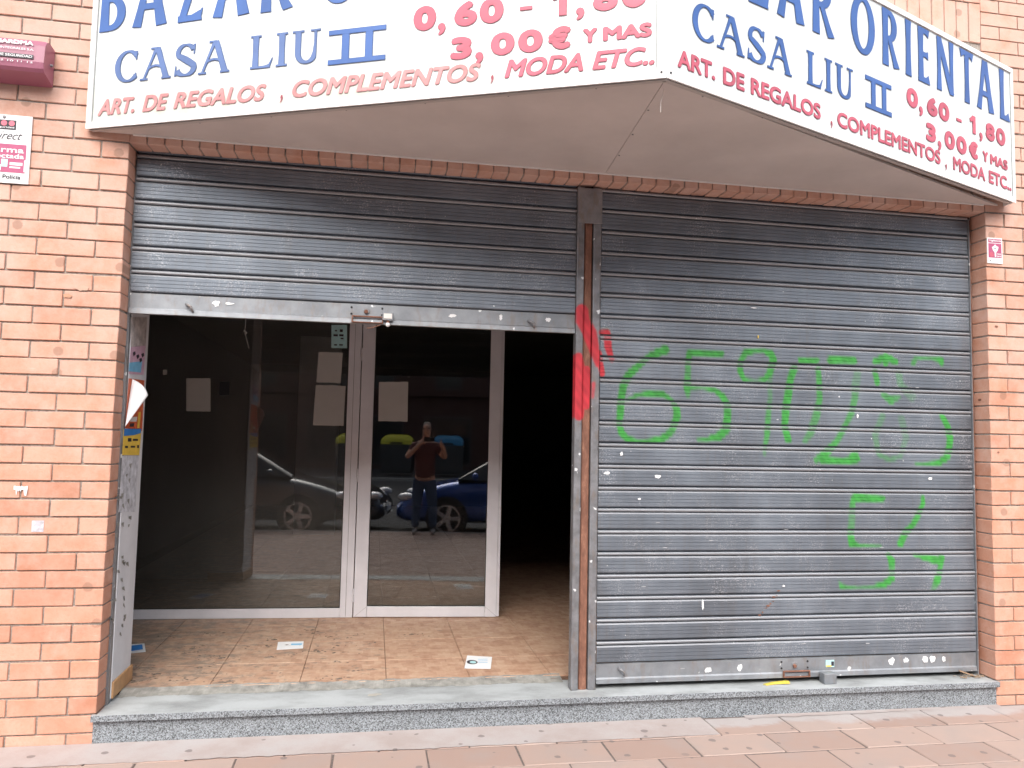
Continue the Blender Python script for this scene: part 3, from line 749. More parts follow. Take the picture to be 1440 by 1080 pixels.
# papers on the glass
def sheet(label, pts, cat='paper', th=0, name='paper_sheet', mat=None, yoff=.010, curl=.0, seed=0, group=None):
    """pts: 4 photograph corners (tl,tr,br,bl) laid on the pane"""
    out = []
    for a, b in pts:
        if True:
            tq = th or TW_; n = np.array([math.sin(tq), math.cos(tq), 0]); o0 = np.array([1.208, GY-.018, .16] if th else [1.204, GY, .16])+n*yoff
            ray = _f+_r*(a-720)/FPX+_u*(540-b)/FPX; lam = ((o0-CAM)@n)/(ray@n); out.append(Vector(CAM+lam*ray))
        else: out.append(Vector(at(a, b, 'y', GY+yoff)))
    tl, tr, br, bl_ = out; n = 10; V = []; F = []
    c = (tl+tr+br+bl_)/4
    r = random.Random(seed)
    for i in range(n+1):
        for j in range(n+1):
            u_, v_ = i/n, j/n; p_ = tl.lerp(tr, u_).lerp(bl_.lerp(br, u_), v_)
            p_.y += curl*abs(v_-.5)*abs(u_-.5)*4*(1 if mat is None else 0)
            if v_ == 1 or v_ == 0: p_.z += r.uniform(-.0015, .0015)
            V.append(p_-c)
    F = [(i*(n+1)+j, i*(n+1)+j+1, (i+1)*(n+1)+j+1, (i+1)*(n+1)+j) for i in range(n) for j in range(n)]
    o = mob(name, V, F, mat or MT['paper_dull']); o.location = c
    md = o.modifiers.new('thickness', 'SOLIDIFY'); md.thickness = .0006; tag(o, label, cat, group); return o
yb = -.0015
sheet('blank paper sheet taped alone near the middle of the left window', [(262, 532), (296, 532), (296, 579), (262, 578)], yoff=yb, curl=.0)
sheet('upper blank paper sheet taped beside the window frame, below the opening hours card', [(448, 495), (482, 496), (479, 538.5), (445, 537.5)], yoff=yb, curl=.0, seed=2)
sheet('lower blank paper sheet, larger, taped beside the window frame', [(444, 541), (486, 543), (483, 599), (440, 598)], yoff=yb-.001, curl=.0, seed=3)
sheet('blank paper sheet with a torn lower edge taped to the glass door', [(533, 537), (574, 537), (573, 593), (532, 592)], th=TH, yoff=.0115, curl=.0, seed=4)
sheet('tiny pale sticker on the left window beside the flyposted pillar', [(229, 520), (235, 520), (235, 527), (229, 527)], name='sticker', cat='sticker', yoff=yb)
bx = sheet('small black notice inside the left window, right of the lone sheet', [(309, 537), (323, 537), (322, 556), (308, 556)], name='notice', cat='notice', mat=MT['black'], yoff=yb)
hc = sheet('pale card with opening hours in the top corner of the left window', [(466, 457), (488, 457), (488, 490), (466, 489)], name='hours_card', cat='card', mat=MT['cyan'], yoff=-.003)
def on(parent, px0, py0, px1, py1, y, mat, name='print_mark'):
    y = parent.location.y-.0035
    a = at(px0, py0, 'y', y); b = at(px1, py1, 'y', y)
    return box(name, min(a[0], b[0]), max(a[0], b[0]), y-.0006, y, min(a[2], b[2]), max(a[2], b[2]), mat, parent)
for a in ((469, 470, 475, 473), (477, 470, 483, 473), (470, 484, 474, 486), (477, 484, 482, 486), (471, 464, 474, 466), (478, 463, 482, 467), (479, 475, 483, 477)):
    on(hc, *a, GY-.0045, MT['darkprint'])

# ================================================================== letters
def poly_strokes(strokes, hw_extra=0.0):
    """strokes: list of [(x,y,hw)...] in metres -> verts/faces (2D)"""
    V = []; F = []
    for si, st_ in enumerate(strokes):
        base = len(V); n = len(st_)
        for i, (x, y, h) in enumerate(st_):
            a = st_[max(0, i-1)]; b = st_[min(n-1, i+1)]
            tx_, ty_ = b[0]-a[0], b[1]-a[1]; L = math.hypot(tx_, ty_) or 1; nx, ny = -ty_/L, tx_/L
            ex = (tx_/L*hw_extra*(1 if i == n-1 else -1 if i == 0 else 0)); ey = (ty_/L*hw_extra*(1 if i == n-1 else -1 if i == 0 else 0))
            hh = h+hw_extra
            V.append((x+nx*hh+ex, y+ny*hh+ey, si)); V.append((x-nx*hh+ex, y-ny*hh+ey, si))
        for i in range(n-1): F.append((base+2*i, base+2*i+1, base+2*i+3, base+2*i+2))
    return V, F
def arc(cx, cy, rx, ry, a0, a1, hw0, hw1=None, n=16, thick=None):
    """thick: (thin hw, thick hw) -> width follows |cos| like a pen"""
    out = []
    for k in range(n+1):
        a = rad(a0+(a1-a0)*k/n)
        h = (thick[0]+(thick[1]-thick[0])*abs(math.cos(a))**1.3) if thick else hw0+((hw1 if hw1 is not None else hw0)-hw0)*k/n
        out.append((cx+rx*math.cos(a), cy+ry*math.sin(a), h))
    return out
def flare(x0, y0, x1, y1, h0, hm, h1, n=6):
    return [(x0+(x1-x0)*k/n, y0+(y1-y0)*k/n, hm+((h0-hm) if k < n/2 else (h1-hm))*abs(2*k/n-1)**1.6) for k in range(n+1)]
def glyph(ch, style):
    """unit box letters, x 0..w(aspect), y 0..1; returns strokes and width used"""
    T = .085 if style == 'flare' else .085; t = .05 if style == 'flare' else .028
    E = T*1.35; e = .075 if style == 'flare' else .03
    s = []
    if style == 'flare':
        w = {'B': .46, 'A': .60, 'Z': .42, 'R': .50, 'O': .62, 'I': .18, 'E': .36, 'N': .56, 'T': .44, 'L': .36}[ch]
        if ch == 'A': s = [flare(w*.12, 0, w*.47, 1, .085, .06, .07), flare(w*.88, 0, w*.53, 1, .10, .075, .08), [(w*.25, .34, .05), (w*.75, .34, .05)]]
        if ch == 'B': s = [flare(.09, 0, .09, 1, .09, .075, .09), [(.08, .95, .05)]+arc(.2, .745, .17, .205, 90, -90, .05, thick=(.05, .075))+[(.1, .54, .045)], [(.1, .54, .045)]+arc(.2, .295, .21, .245, 90, -90, .05, thick=(.045, .08))+[(.05, .05, .05)]]
        if ch == 'Z': s = [[(.02, .90, .06), (w*.5, .945, .05), (w-.02, .95, .05)], flare(w-.07, .96, .07, .04, .06, .065, .06), [(0, .05, .05), (w*.6, .055, .05), (w, .09, .085)], [(w-.03, .02, .03), (w+.02, .2, .008)]]
        if ch == 'R': s = [flare(.09, 0, .09, 1, .09, .075, .09), [(.08, .95, .05)]+arc(.2, .72, .19, .23, 90, -90, .05, thick=(.045, .08))+[(.1, .49, .045)], flare(.22, .5, w-.04, 0, .05, .06, .09)]
        if ch == 'O': s = [arc(w/2, .5, w/2-.07, .455, 0, 360, .05, thick=(.045, .085), n=36)]
        if ch == 'I': s = [flare(w/2, 0, w/2, 1, .09, .07, .09)]
        if ch == 'E': s = [flare(.09, 0, .09, 1, .09, .075, .09), [(.05, .95, .05), (w*.7, .955, .05), (w, .93, .08)], [(.1, .52, .045), (w*.7, .52, .045), (w*.92, .52, .075)], [(.05, .05, .05), (w*.7, .045, .05), (w, .075, .085)]]
        if ch == 'N': s = [flare(.07, 0, .07, 1, .08, .055, .07), flare(w-.07, 0, w-.07, 1, .06, .055, .08), flare(.07, 1, w-.07, 0, .08, .075, .08)]
        if ch == 'T': s = [flare(w/2, 0, w/2, .95, .09, .07, .08), [(0, .925, .085), (w*.25, .955, .05), (w*.75, .955, .05), (w, .925, .085)]]
        if ch == 'L': s = [flare(.09, 0, .09, 1, .09, .07, .09), [(.05, .05, .05), (w*.65, .045, .05), (w, .085, .09)]]
        return s, w
    w = {'C': .84, 'A': 1.02, 'S': .76, 'L': .78, 'I': .44, 'U': .92, '2': 1.4}[ch]
    serif = lambda x, y, l: [(x-l, y, .022), (x+l, y, .022)]
    if ch == 'A': s = [flare(.10, .02, .50, .98, .03, .034, .05), flare(.88, .02, .54, 1.0, .09, .078, .085), [(.24, .36, .03)]+[(.24+.5*k/6, .36+.07*math.sin(math.pi*k/6), .026) for k in range(1, 7)], serif(.10, .022, .13), serif(.88, .022, .15), serif(.44, .978, .12)]
    if ch == 'C': s = [arc(.5, .5, .40, .47, 42, 318, .04, thick=(.028, .085), n=30), [(.80, .70, .012), (.80, .95, .035)], [(.80, .26, .012), (.80, .10, .03)]]
    if ch == 'S': s = [arc(.38, .73, .26, .245, 20, 200, .04, thick=(.03, .07), n=16)+[(.22, .60, .075), (.40, .5, .09), (.58, .38, .085)]+arc(.38, .27, .29, .245, 10, -160, .05, thick=(.03, .085), n=16), [(.66, .68, .010), (.67, .97, .028)], [(.06, .32, .010), (.05, .03, .028)]]
    if ch == 'L': s = [flare(.20, .02, .20, .98, .09, .078, .09), serif(.20, .978, .17), [(.03, .024, .024), (.5, .028, .028), (.70, .05, .045)], [(.66, .03, .03), (.78, .28, .008)]]
    if ch == 'I': s = [flare(.22, .02, .22, .98, .09, .078, .09), serif(.22, .978, .18), serif(.22, .022, .18)]
    if ch == 'U': s = [[(.20, .98, .085), (.20, .6, .078), (.20, .4, .078)]+arc(.48, .34, .28, .30, 180, 360, .06, thick=(.035, .078), n=16)[1:-3]+[(.745, .34, .045), (.76, .6, .03), (.76, .98, .035)], serif(.20, .978, .18), serif(.76, .978, .15)]
    if ch == '2': s = [[(.42, .05, .10), (.42, .95, .10)], [(1.0, .05, .10), (1.0, .95, .10)], [(0, .94, .065), (w, .94, .065)], [(0, .06, .065), (w, .06, .065)]]
    return s, w

SA_, SB_, SC_ = np.array([-.202, -.025]), np.array([2.506, -1.212]), np.array([5.245, -.090])
SZ = 3.118; SH = .872
class Face:
    def __init__(s, P0, P1):
        s.P = P0; s.L = float(np.linalg.norm(P1-P0)); s.e = (P1-P0)/s.L; s.n = np.array([s.e[1], -s.e[0]])   # outward
    def w(s, a, t, out=0.): q = s.P+s.e*a+s.n*out; return (q[0], q[1], SZ+t)
FL, FR = Face(SA_, SB_), Face(SB_, SC_)
sg = thing('shop_sign', (2.5, 0, SZ), 'white wedge shaped shop sign with blue and red Spanish lettering jutting over the shutters', 'sign')
def letter_line(face, items, style, mats, out=.004, ow=.0022):
    for ch, (s0, s1, t0, t1) in items:
        st_, wd = glyph(ch, style); sx_ = (s1-s0)/wd; sy_ = t1-t0
        k_ = sy_
        sc_ = [[(s0+x*sx_, t0+y*sy_, h*k_*(.98 if style == 'flare' else 1.08)) for x, y, h in q] for q in st_]
        for extra, o_, mt in ((ow, out-.0012, mats[1]), (0, out, mats[0])):
            V, F = poly_strokes(sc_, extra)
            V3 = [face.w(v[0], min(max(v[1], t0-extra), t1+extra), o_+v[2]*.00012) for v in V]
            if extra == 0: o_main = mob('letter', V3, F, mt, sg)
            else: V0, F0 = V3, F
        back = mob('letter_outline', V0, F0, mats[1], None); setpar(back, o_main)
tB0, tB1 = .512, .832
BZ = [('B', (.045, .19)), ('A', (.248, .442)), ('Z', (.516, .648)), ('A', (.72, .914)), ('R', (.985, .1148*10)), ('O', (1.304, 1.507)), ('R', (1.583, 1.722)), ('I', (1.797, 1.855)), ('E', (1.922, 2.032)), ('N', (2.116, 2.292)), ('T', (2.371, 2.510)), ('A', (2.555, 2.744)), ('L', (2.826, 2.938))]
for fc in (FL, FR):
    letter_line(fc, [(c_, (a[0], a[1], tB0, tB1)) for c_, a in BZ], 'flare', (MT['blue'], MT['blue_dk']))
    d_ = 0. if fc is FL else -.003
    CL = [('C', (.155, .288)), ('A', (.315, .487)), ('S', (.508, .638)), ('A', (.655, .823)), ('L', (.937, 1.062)), ('I', (1.077, 1.147)), ('U', (1.166, 1.317))]
    letter_line(fc, [(c_, (a[0]+d_, a[1]+d_, .228, .398 if fc is FR else .395)) for c_, a in CL], 'serif', (MT['blue' if fc is FR else 'blue_pale'], MT['blue_dk']))
    letter_line(fc, [('2', (1.362, 1.655, .208, .377) if fc is FL else (1.421, 1.656, .230, .405))], 'serif', (MT['blue'], MT['blue_dk']))

def text_obj(txt, bold=0., shear=0., sx=1., res=4, squeeze=1.0):
    cu = bpy.data.curves.new('txt', 'FONT'); cu.body = txt; cu.size = 1; cu.offset = bold; cu.shear = shear; cu.resolution_u = res; cu.space_character = squeeze
    o = bpy.data.objects.new('txt', cu); COL.objects.link(o)
    bpy.context.view_layer.update()
    dg = bpy.context.evaluated_depsgraph_get(); me = bpy.data.meshes.new_from_object(o.evaluated_get(dg))
    n = len(me.vertices); co = np.empty(n*3); me.vertices.foreach_get('co', co); co = co.reshape(-1, 3)
    faces = [tuple(p.vertices) for p in me.polygons]
    bpy.data.objects.remove(o); bpy.data.curves.remove(cu); bpy.data.meshes.remove(me)
    return co, faces
def fit_text(txt, box_, wf, mats, parent, bold=.0, shear=0., name='lettering', out=.004, edge=.018, squeeze=1.0, outline=True):
    """box_=(s0,s1,t0,t1); wf maps (s,t,out)->world"""
    co, faces = text_obj(txt, 0, shear, res=5, squeeze=squeeze)
    mn = co.min(0); mx = co.max(0); s0, s1, t0, t1 = box_
    hgt = t1-t0; bd = bold*.20*hgt/.11 if bold < .03 else .0088*hgt/.11*bold/.035
    s0 += bd; s1 -= bd; t0 += bd; t1 -= bd
    def multi(r_, o_):
        V = []; F = []; k_ = 8 if r_ > 0 else 0
        dirs = [(0, 0)]+[(r_*math.cos(2*math.pi*q/8), r_*math.sin(2*math.pi*q/8)) for q in range(k_)]
        for i_, (dx, dy) in enumerate(dirs):
            b0 = len(V)
            V += [wf(s0+(x-mn[0])/(mx[0]-mn[0])*(s1-s0)+dx, t0+(y-mn[1])/(mx[1]-mn[1])*(t1-t0)+dy, o_-i_*.00006) for x, y, z in co]
            F += [tuple(b0+a for a in f_) for f_ in faces]
        return V, F
    main = mob(name, *multi(bd, out), mats[0], parent)
    if outline:
        b = mob(name+'_outline', *multi(bd+.0019, out-.0012), mats[1]); setpar(b, main)
    return main
for fc in (FL, FR):
    Lf = fc is FL; R_ = (MT['red'], MT['red_dk'])
    t6 = (.328, .446) if Lf else (.336, .445)
    d_ = 0 if Lf else .010
    a1 = (2.455+d_, 2.522+d_); hh = t6[1]-t6[0]
    sk1 = [[(a1[1]-.021, t6[0], .0165), (a1[1]-.021, t6[1], .0165)], [(a1[0], t6[0]+hh*.70, .010), (a1[0]+.018, t6[0]+hh*.76, .012), (a1[1]-.030, t6[0]+hh*.93, .011)]]
    V1, F1 = poly_strokes(sk1, 0); m1 = mob('lettering', [fc.w(v[0], v[1], .004+v[2]*.0001) for v in V1], F1, MT['red'], sg)
    V1, F1 = poly_strokes(sk1, .0019); m2_ = mob('lettering_outline', [fc.w(v[0], v[1], .0028) for v in V1], F1, MT['red_dk']); setpar(m2_, m1)
    for ch, a in (('0', (1.793, 1.903)), ('6', (1.994, 2.102)), ('0', (2.115, 2.227)), ('8', (2.637, 2.744)), ('0', (2.762, 2.873))):
        fit_text(ch, (a[0]+d_, a[1]+d_, *t6), fc.w, R_, sg, .035)
    for ch, a in ((',', (1.915, 1.95)), (',', (2.562, 2.597))): fit_text(ch, (a[0]+d_, a[1]+d_, t6[0]-.030, t6[0]+.026), fc.w, R_, sg, .035)
    fit_text('-', (2.305+d_, 2.360+d_, .372, .388), fc.w, R_, sg, .02)
    t3 = (.172, .277) if Lf else (.180, .286)
    for ch, a in (('3', (1.980, 2.080)), ('0', (2.172, 2.281)), ('0', (2.300, 2.411)), ('€', (2.438, 2.538))):
        fit_text(ch, (a[0]+d_, a[1]+d_, *t3), fc.w, R_, sg, .035)
    fit_text(',', (2.100+d_, 2.135+d_, t3[0]-.032, t3[0]+.024), fc.w, R_, sg, .035)
    tY = (.189, .253)
    fit_text('Y', (2.594+d_, 2.656+d_, *tY), fc.w, R_, sg, .03); fit_text('MAS', (2.683+d_, 2.894+d_, *tY), fc.w, R_, sg, .03)
    ta, tb = (.066, .146)
    PKm = (MT['pink'], MT['pink_dk']) if Lf else R_
    shx = .25 if Lf else 0.
    wds = (('ART.', (.065, .285)), ('DE', (.334, .484)), ('REGALOS', (.517, 1.035)), ('COMPLEMENTOS', (1.178, 2.125)), ('MODA', (2.240, 2.596)), ('ETC..', (2.638, 2.905))) if Lf else \
          (('ART.', (.065, .294)), ('DE', (.347, .487)), ('REGALOS', (.532, 1.044)), ('COMPLEMENTOS', (1.180, 2.133)), ('MODA', (2.270, 2.627)), ('ETC..', (2.673, 2.943)))
    for tx_, a in wds: fit_text(tx_, (a[0], a[1], ta-(.004 if Lf else 0), tb), fc.w, R_ if (Lf and a[0] > 2.1) else PKm, sg, .020, shx, edge=.012)
    for a in (1.112, 2.172): fit_text(',', (a+d_, a+.016+d_, .042, .082), fc.w, (MT['red_dk'], MT['red_dk']), sg, .0, shx, outline=False)
# sign body: faces, frames, soffit
for fc in (FL, FR):
    xe = .024 if fc is FR else 0
    q = [fc.w(.0, .0, 0), fc.w(fc.L+xe, .0, 0), fc.w(fc.L+xe, SH, 0), fc.w(.0, SH, 0)]; b_ = [fc.w(.03, .0, -.03), fc.w(fc.L-.03, .0, -.03), fc.w(fc.L-.03, SH, -.03), fc.w(.03, SH, -.03)]
    mob('face_panel', q+b_, [(0, 1, 2, 3), (7, 6, 5, 4), (0, 3, 7, 4), (1, 5, 6, 2), (3, 2, 6, 7)], MT['sign'], sg)
    def fr(a0, a1, t0, t1, o0=.001, o1=.009, mat='sign_frame', nm='frame_bar'):
        V = [fc.w(a, t, o_) for o_ in (o0, o1) for a, t in ((a0, t0), (a1, t0), (a1, t1), (a0, t1))]
        mob(nm, V, [(0, 3, 2, 1), (4, 5, 6, 7), (0, 1, 5, 4), (1, 2, 6, 5), (2, 3, 7, 6), (3, 0, 4, 7)], MT[mat], sg)
    g0 = .030; e0 = (.0, .030) if fc is FL else (.002, .034); e1 = (fc.L-.040, fc.L-.002) if fc is FL else (fc.L+.001, fc.L+.026)
    fr(e0[0], e1[1], -.004, g0); fr(e0[0], e1[1], SH-.03, SH)
    fr(*e0, g0+.001, SH-.031); fr(*e1, g0+.001, SH-.031)
    for aa in ((e0[1]+.0005, e0[1]+.0035), (e1[0]-.0035, e1[0]-.0005)): fr(*aa, g0+.001, SH-.031, .0012, .004, 'bead', 'bead')
    fr(e0[1], e1[0], g0+.0008, g0+.0035, .0012, .004, 'bead', 'bead')
    for t_ in (.022, .43, .83): 
        a_ = fc.L-.02 if fc is FL else .018
        b = bmesh.new(); cyl(b, fc.w(a_, t_, .008), fc.w(a_, t_, .0115), .006, .005, 8); bmob('rivet', b, MT['black'], sg)
# bottom trim and soffit
zs = SZ-.003
A3, B3, C3 = (SA_[0]+.03, -.004), tuple(SB_+np.array([0, .028])), (SC_[0]-.03, -.004)
Mx = 2.60
def slab(name, pts, z0, z1, mat):
    n = len(pts); V = [(x, y, z0) for x, y in pts]+[(x, y, z1) for x, y in pts]
    mob(name, V, [tuple(range(n))[::-1], tuple(range(n, 2*n))]+[(i, (i+1) % n, (i+1) % n+n, i+n) for i in range(n)], mat, sg)
slab('soffit_panel', [A3, B3, (Mx-.0015, -.004)], zs, zs+.012, MT['soffit'])
slab('soffit_panel', [(Mx+.0015, -.004), (B3[0]+.003, B3[1]), C3], zs+.0004, zs+.012, MT['soffit'])
slab('soffit_seam', [(Mx-.0014, -.01), (B3[0]+.0003, B3[1]), (B3[0]+.0025, B3[1]), (Mx+.0014, -.01)], zs+.004, zs+.011, MT['post'])
def trim(p0, p1, w_, z0, z1, mat, nm):
    p0 = np.array(p0); p1 = np.array(p1); e_ = (p1-p0)/np.linalg.norm(p1-p0); n_ = np.array([-e_[1], e_[0]])*w_
    pts = [p0, p1, p1+n_, p0+n_]; slab(nm, [tuple(x) for x in pts], z0, z1, MT[mat])
trim(SA_+np.array([.02, -.003]), SB_+np.array([0, .004]), .022, zs-.006, zs-.0004, 'edge', 'edge_trim')
trim(SB_+np.array([.004, .004]), SC_+np.array([-.02, -.003]), .022, zs-.006, zs-.0004, 'edge', 'edge_trim')
slab('wall_trim', [(.02, -.016), (W-.02, -.016), (W-.02, -.003), (.02, -.003)], zs-.007, zs-.0006, MT['sign_frame'])
slab('top_panel', [A3, B3, C3], SZ+SH-.03, SZ+SH-.015, MT['sign_frame'])
for fc in (FL, FR):
    for k in range(7):
        a = .25+k*.4; q = fc.w(a, 0, -.030)
        b = bmesh.new(); cyl(b, (q[0], q[1], zs-.001), (q[0], q[1], zs-.006), .005, .004, 8); bmob('rivet', b, MT['post'], sg)
for t_ in (.25, .5, .75):
    q = np.array([Mx, -.01])*(1-t_)+np.array(B3)*t_; b = bmesh.new(); cyl(b, (q[0]+.012, q[1], zs-.001), (q[0]+.012, q[1], zs-.004), .005, .004, 8); bmob('rivet', b, MT['post'], sg)
# end returns of the sign box
for fc, a in ((FL, 0.), (FR, FR.L+.024)):
    q = fc.w(a, 0, 0); s_ = -1 if a == 0 else 1
    box('end_return', min(q[0], q[0]-s_*.012), max(q[0], q[0]-s_*.012), q[1]+.002, -.003, SZ, SZ+SH-.032, MT['sign_frame'], sg)
tw = thing('loose_string', (0, 0, 0), 'short pale thread dangling from the tip of the sign', 'string')
tw.location = (2.53, -1.13, 3.0)
b = bmesh.new(); pts = [at(934, 118, 'y', -1.12), at(932, 132, 'y', -1.12), at(929, 145, 'y', -1.12), at(929, 158, 'y', -1.12)]
pts[0][2] = 3.112
for p0, p1 in zip(pts, pts[1:]): cyl(b, p0, p1, .0012, n=5)
bmob('thread', b, MT['paper'], tw)

# ================================================================== things on the walls
ab = thing('alarm_box', (-.6, -.06, 3.35), 'wine red burglar alarm box with white lettering on the left brick wall', 'alarm box')
prof = [(-.008, 3.525), (-.075, 3.535), (-.105, 3.523), (-.128, 3.49), (-.135, 3.40), (-.132, 3.368), (-.120, 3.352), (-.008, 3.325)]
V = []; F = []
xsb = [-.80, -.795, -.42, -.395, -.383]; inset = [.02, .006, 0, .006, .02]
for x, i_ in zip(xsb, inset):
    cy_, cz_ = -.06, 3.43
    for y, z in prof: V.append((x, y+(cy_-y)*i_*2 if y < -.01 else y, z+(cz_-z)*i_*2))
n_ = len(prof)
F = [(a*n_+b, a*n_+(b+1) % n_, (a+1)*n_+(b+1) % n_, (a+1)*n_+b) for a in range(4) for b in range(n_)]+[tuple(range(n_)), tuple(range(4*n_+n_-1, 4*n_-1, -1))]
o = mob('casing', V, F, MT['alarm'], ab, False)
def abw(s, t, o_):   # front face slightly leaning
    k = (t-3.37)/.12; return (s, -.1335-.003+.006*k-o_, t)
fit_text('GARDMA', (-.61, -.435, 3.483, 3.505), lambda s, t, o_: (s, -.131-o_, t), (MT['white'], MT['white']), ab, .04, outline=False, out=.004)
fit_text('SERVICIOS INTEGRALES S.A.', (-.69, -.43, 3.455, 3.466), lambda s, t, o_: (s, -.1335-o_, t), (MT['white'], MT['white']), ab, .0, outline=False, out=.004)
fit_text('TEL. 902 10 11 12', (-.69, -.43, 3.389, 3.398), lambda s, t, o_: (s, -.135-o_, t), (MT['white'], MT['white']), ab, .0, outline=False, out=.004)
o = mob('label_band', [(-.70, -.1385, 3.412), (-.43, -.1385, 3.412), (-.43, -.1365, 3.434), (-.70, -.1365, 3.434)], [(0, 1, 2, 3)], MT['darkprint'], ab)
fit_text('SISTEMAS DE SEGURIDAD', (-.695, -.435, 3.416, 3.429), lambda s, t, o_: (s, -.139-o_, t), (MT['white'], MT['white']), ab, .02, outline=False, out=.001)
b = bmesh.new(); cyl(b, (-.384, -.05, 3.425), (-.372, -.05, 3.425), .008, .006, 10); bmob('screw', b, MT['rail'], ab)

sp = thing('alarm_plate', (-.6, -.005, 2.8), 'white and magenta alarm company plate screwed to the brick under the alarm box', 'plate')
box('plate', -.72, -.468, -.010, -.004, 2.806, 3.163, MT['white'], sp, .0015)
pw = lambda s, t, o_: (s, -.0105-o_, t)
wm = (MT['white'], MT['white']); dm = (MT['darkprint'], MT['darkprint'])
box('print_band', -.70, -.487, -.0112, -.0101, 2.862, 3.010, MT['magenta'], sp)
box('logo_panel', -.66, -.542, -.0112, -.0101, 3.085, 3.135, MT['darkprint'], sp)
for k in range(3):
    b = bmesh.new(); cyl(b, (-.635+k*.036, -.0111, 3.118), (-.635+k*.036, -.0120, 3.118), .014, n=20); bmob('logo_disc', b, plain('pink_disc', (.75, .16, .22), .5), sp)
fit_text('seguridad', (-.64, -.55, 3.090, 3.101), pw, wm, sp, .02, outline=False, out=.002)
fit_text('Direct', (-.66, -.51, 3.035, 3.075), pw, dm, sp, -.012, .5, outline=False, out=.001)
fit_text('Alarma', (-.70, -.497, 2.965, 2.995), pw, wm, sp, .02, outline=False, out=.002)
fit_text('conectada', (-.70, -.495, 2.935, 2.960), pw, wm, sp, .02, outline=False, out=.002)
fit_text('Aviso a Policía', (-.70, -.505, 2.828, 2.850), pw, dm, sp, .02, outline=False, out=.001)
for k, (a, b_, c_, d_) in enumerate(((-.60, -.57, 2.89, 2.93), (-.56, -.50, 2.90, 2.915), (-.56, -.51, 2.885, 2.893), (-.62, -.60, 2.87, 2.90))):
    box('print_mark', a, b_, -.0118, -.0113, c_, d_, MT['cyan'] if k == 0 else MT['white'], sp)
box('worn_edge', -.493, -.486, -.0118, -.0113, 2.868, 2.93, MT['white'], sp)
b = bmesh.new(); cyl(b, (-.60, -.010, 3.150), (-.60, -.016, 3.150), .008, .006, 10); bmob('screw', b, MT['post'], sp)

rp_ = thing('warning_plate', (5.17, -.004, 2.74), 'small white and magenta warning plate on the right brick jamb', 'plate')
box('plate', 5.128, 5.238, -.008, -.003, 2.738, 2.904, MT['white'], rp_, .001)
box('print_band', 5.136, 5.230, -.0092, -.0081, 2.775, 2.867, MT['magenta'], rp_); box('print_band', 5.136, 5.230, -.0092, -.0081, 2.872, 2.896, MT['magenta'], rp_)
pw2 = lambda s, t, o_: (s, -.0093-o_, t)
fit_text('Vigilancia', (5.139, 5.227, 2.876, 2.892), pw2, wm, rp_, .02, outline=False, out=.001)
mob('glass_emblem', [(x, -.0102, z) for x, z in ((5.160, 2.842), (5.173, 2.850), (5.183, 2.862), (5.193, 2.850), (5.208, 2.846), (5.202, 2.825), (5.190, 2.808), (5.190, 2.780), (5.180, 2.780), (5.178, 2.808), (5.166, 2.825))], [tuple(range(11))], MT['white'], rp_)
mob('emblem_gap', [(x, -.0106, z) for x, z in ((5.173, 2.838), (5.193, 2.838), (5.190, 2.834), (5.176, 2.833))], [(0, 1, 2, 3)], MT['darkprint'], rp_)
b = bmesh.new(); cyl(b, (5.157, -.009, 2.795), (5.157, -.0099, 2.795), .016, n=18); bmob('emblem_disc', b, MT['red'], rp_)
fit_text('C.R.A.', (5.196, 5.226, 2.795, 2.805), pw2, wm, rp_, .03, outline=False, out=.001); fit_text('24 h', (5.196, 5.226, 2.780, 2.790), pw2, wm, rp_, .03, outline=False, out=.001)
box('print_mark', 5.144, 5.154, -.0088, -.0083, 2.754, 2.760, MT['darkprint'], rp_); box('print_mark', 5.170, 5.226, -.0088, -.0083, 2.752, 2.758, MT['cyan'], rp_)

# residues on the left wall: paint splash, grey sticker, tape scraps
def residue(name, label, cat, px, py, w_, h_, mat, seed):
    q = at(px, py, 'y', -.004); o = scrap(None, 0, 0, w_, h_, 0, mat, seed, name); o.location = (q[0], -.0045, q[2])
    md = o.modifiers.new('thickness', 'SOLIDIFY'); md.thickness = .001; tag(o, label, cat); return o
q = at(29, 687, 'y', -.004)
V = []; xs = np.linspace(-.032, .032, 15); r = random.Random(5)
for x in xs: V += [(x, 0, .012+r.uniform(-.003, .003)), (x, 0, -.006-(r.uniform(.004, .03) if r.random() < .5 else .0))]
o = mob('paint_splash', V, [(2*i, 2*i+1, 2*i+3, 2*i+2) for i in range(14)], MT['white']); o.location = (q[0], -.0046, q[2]); tag(o, 'white paint splash with drips on the left brick wall', 'paint splash')
box_ = at(53, 740, 'y', -.004); o = box('sticker', -.028, .028, -.001, 0, -.028, .028, plain('grey_sticker', (.52, .50, .54), .6, 0, .3, 60)); o.location = (box_[0], -.004, box_[2]); tag(o, 'small square grey sticker on the brick below the paint splash', 'sticker')
residue('tape_scrap', 'torn brown tape scrap stuck on the left wall at mid height', 'tape', 115, 405, .085, .03, plain('tape', (.55, .36, .27), .5), 3)
residue('tape_scrap', 'faint brown glue mark below the torn tape scrap on the left wall', 'tape', 95, 416, .05, .025, plain('glue', (.50, .27, .17), .6), 9)
for k, (px, py, w_, lab) in enumerate(((1401, 459, .03, 'small dark insect shaped mark high on the right brick wall'), (1378, 562, .035, 'dark smudge on the right jamb bricks at mid height'), (1404, 636, .02, 'tiny dark smudge on the right brick wall beside the graffiti'))):
    if k == 1:
        q = at(px, py, 'x', W-.003); o = scrap(None, 0, 0, .035, .015, 0, MT['rust'], 50+k, 'smudge'); o.rotation_euler = (0, 0, -math.pi/2); o.location = (W-.0045, q[1], q[2]); tag(o, lab, 'smudge')
    else: residue('smudge', lab, 'smudge', px, py, w_, w_*.5, MT['rust'], 50+k)

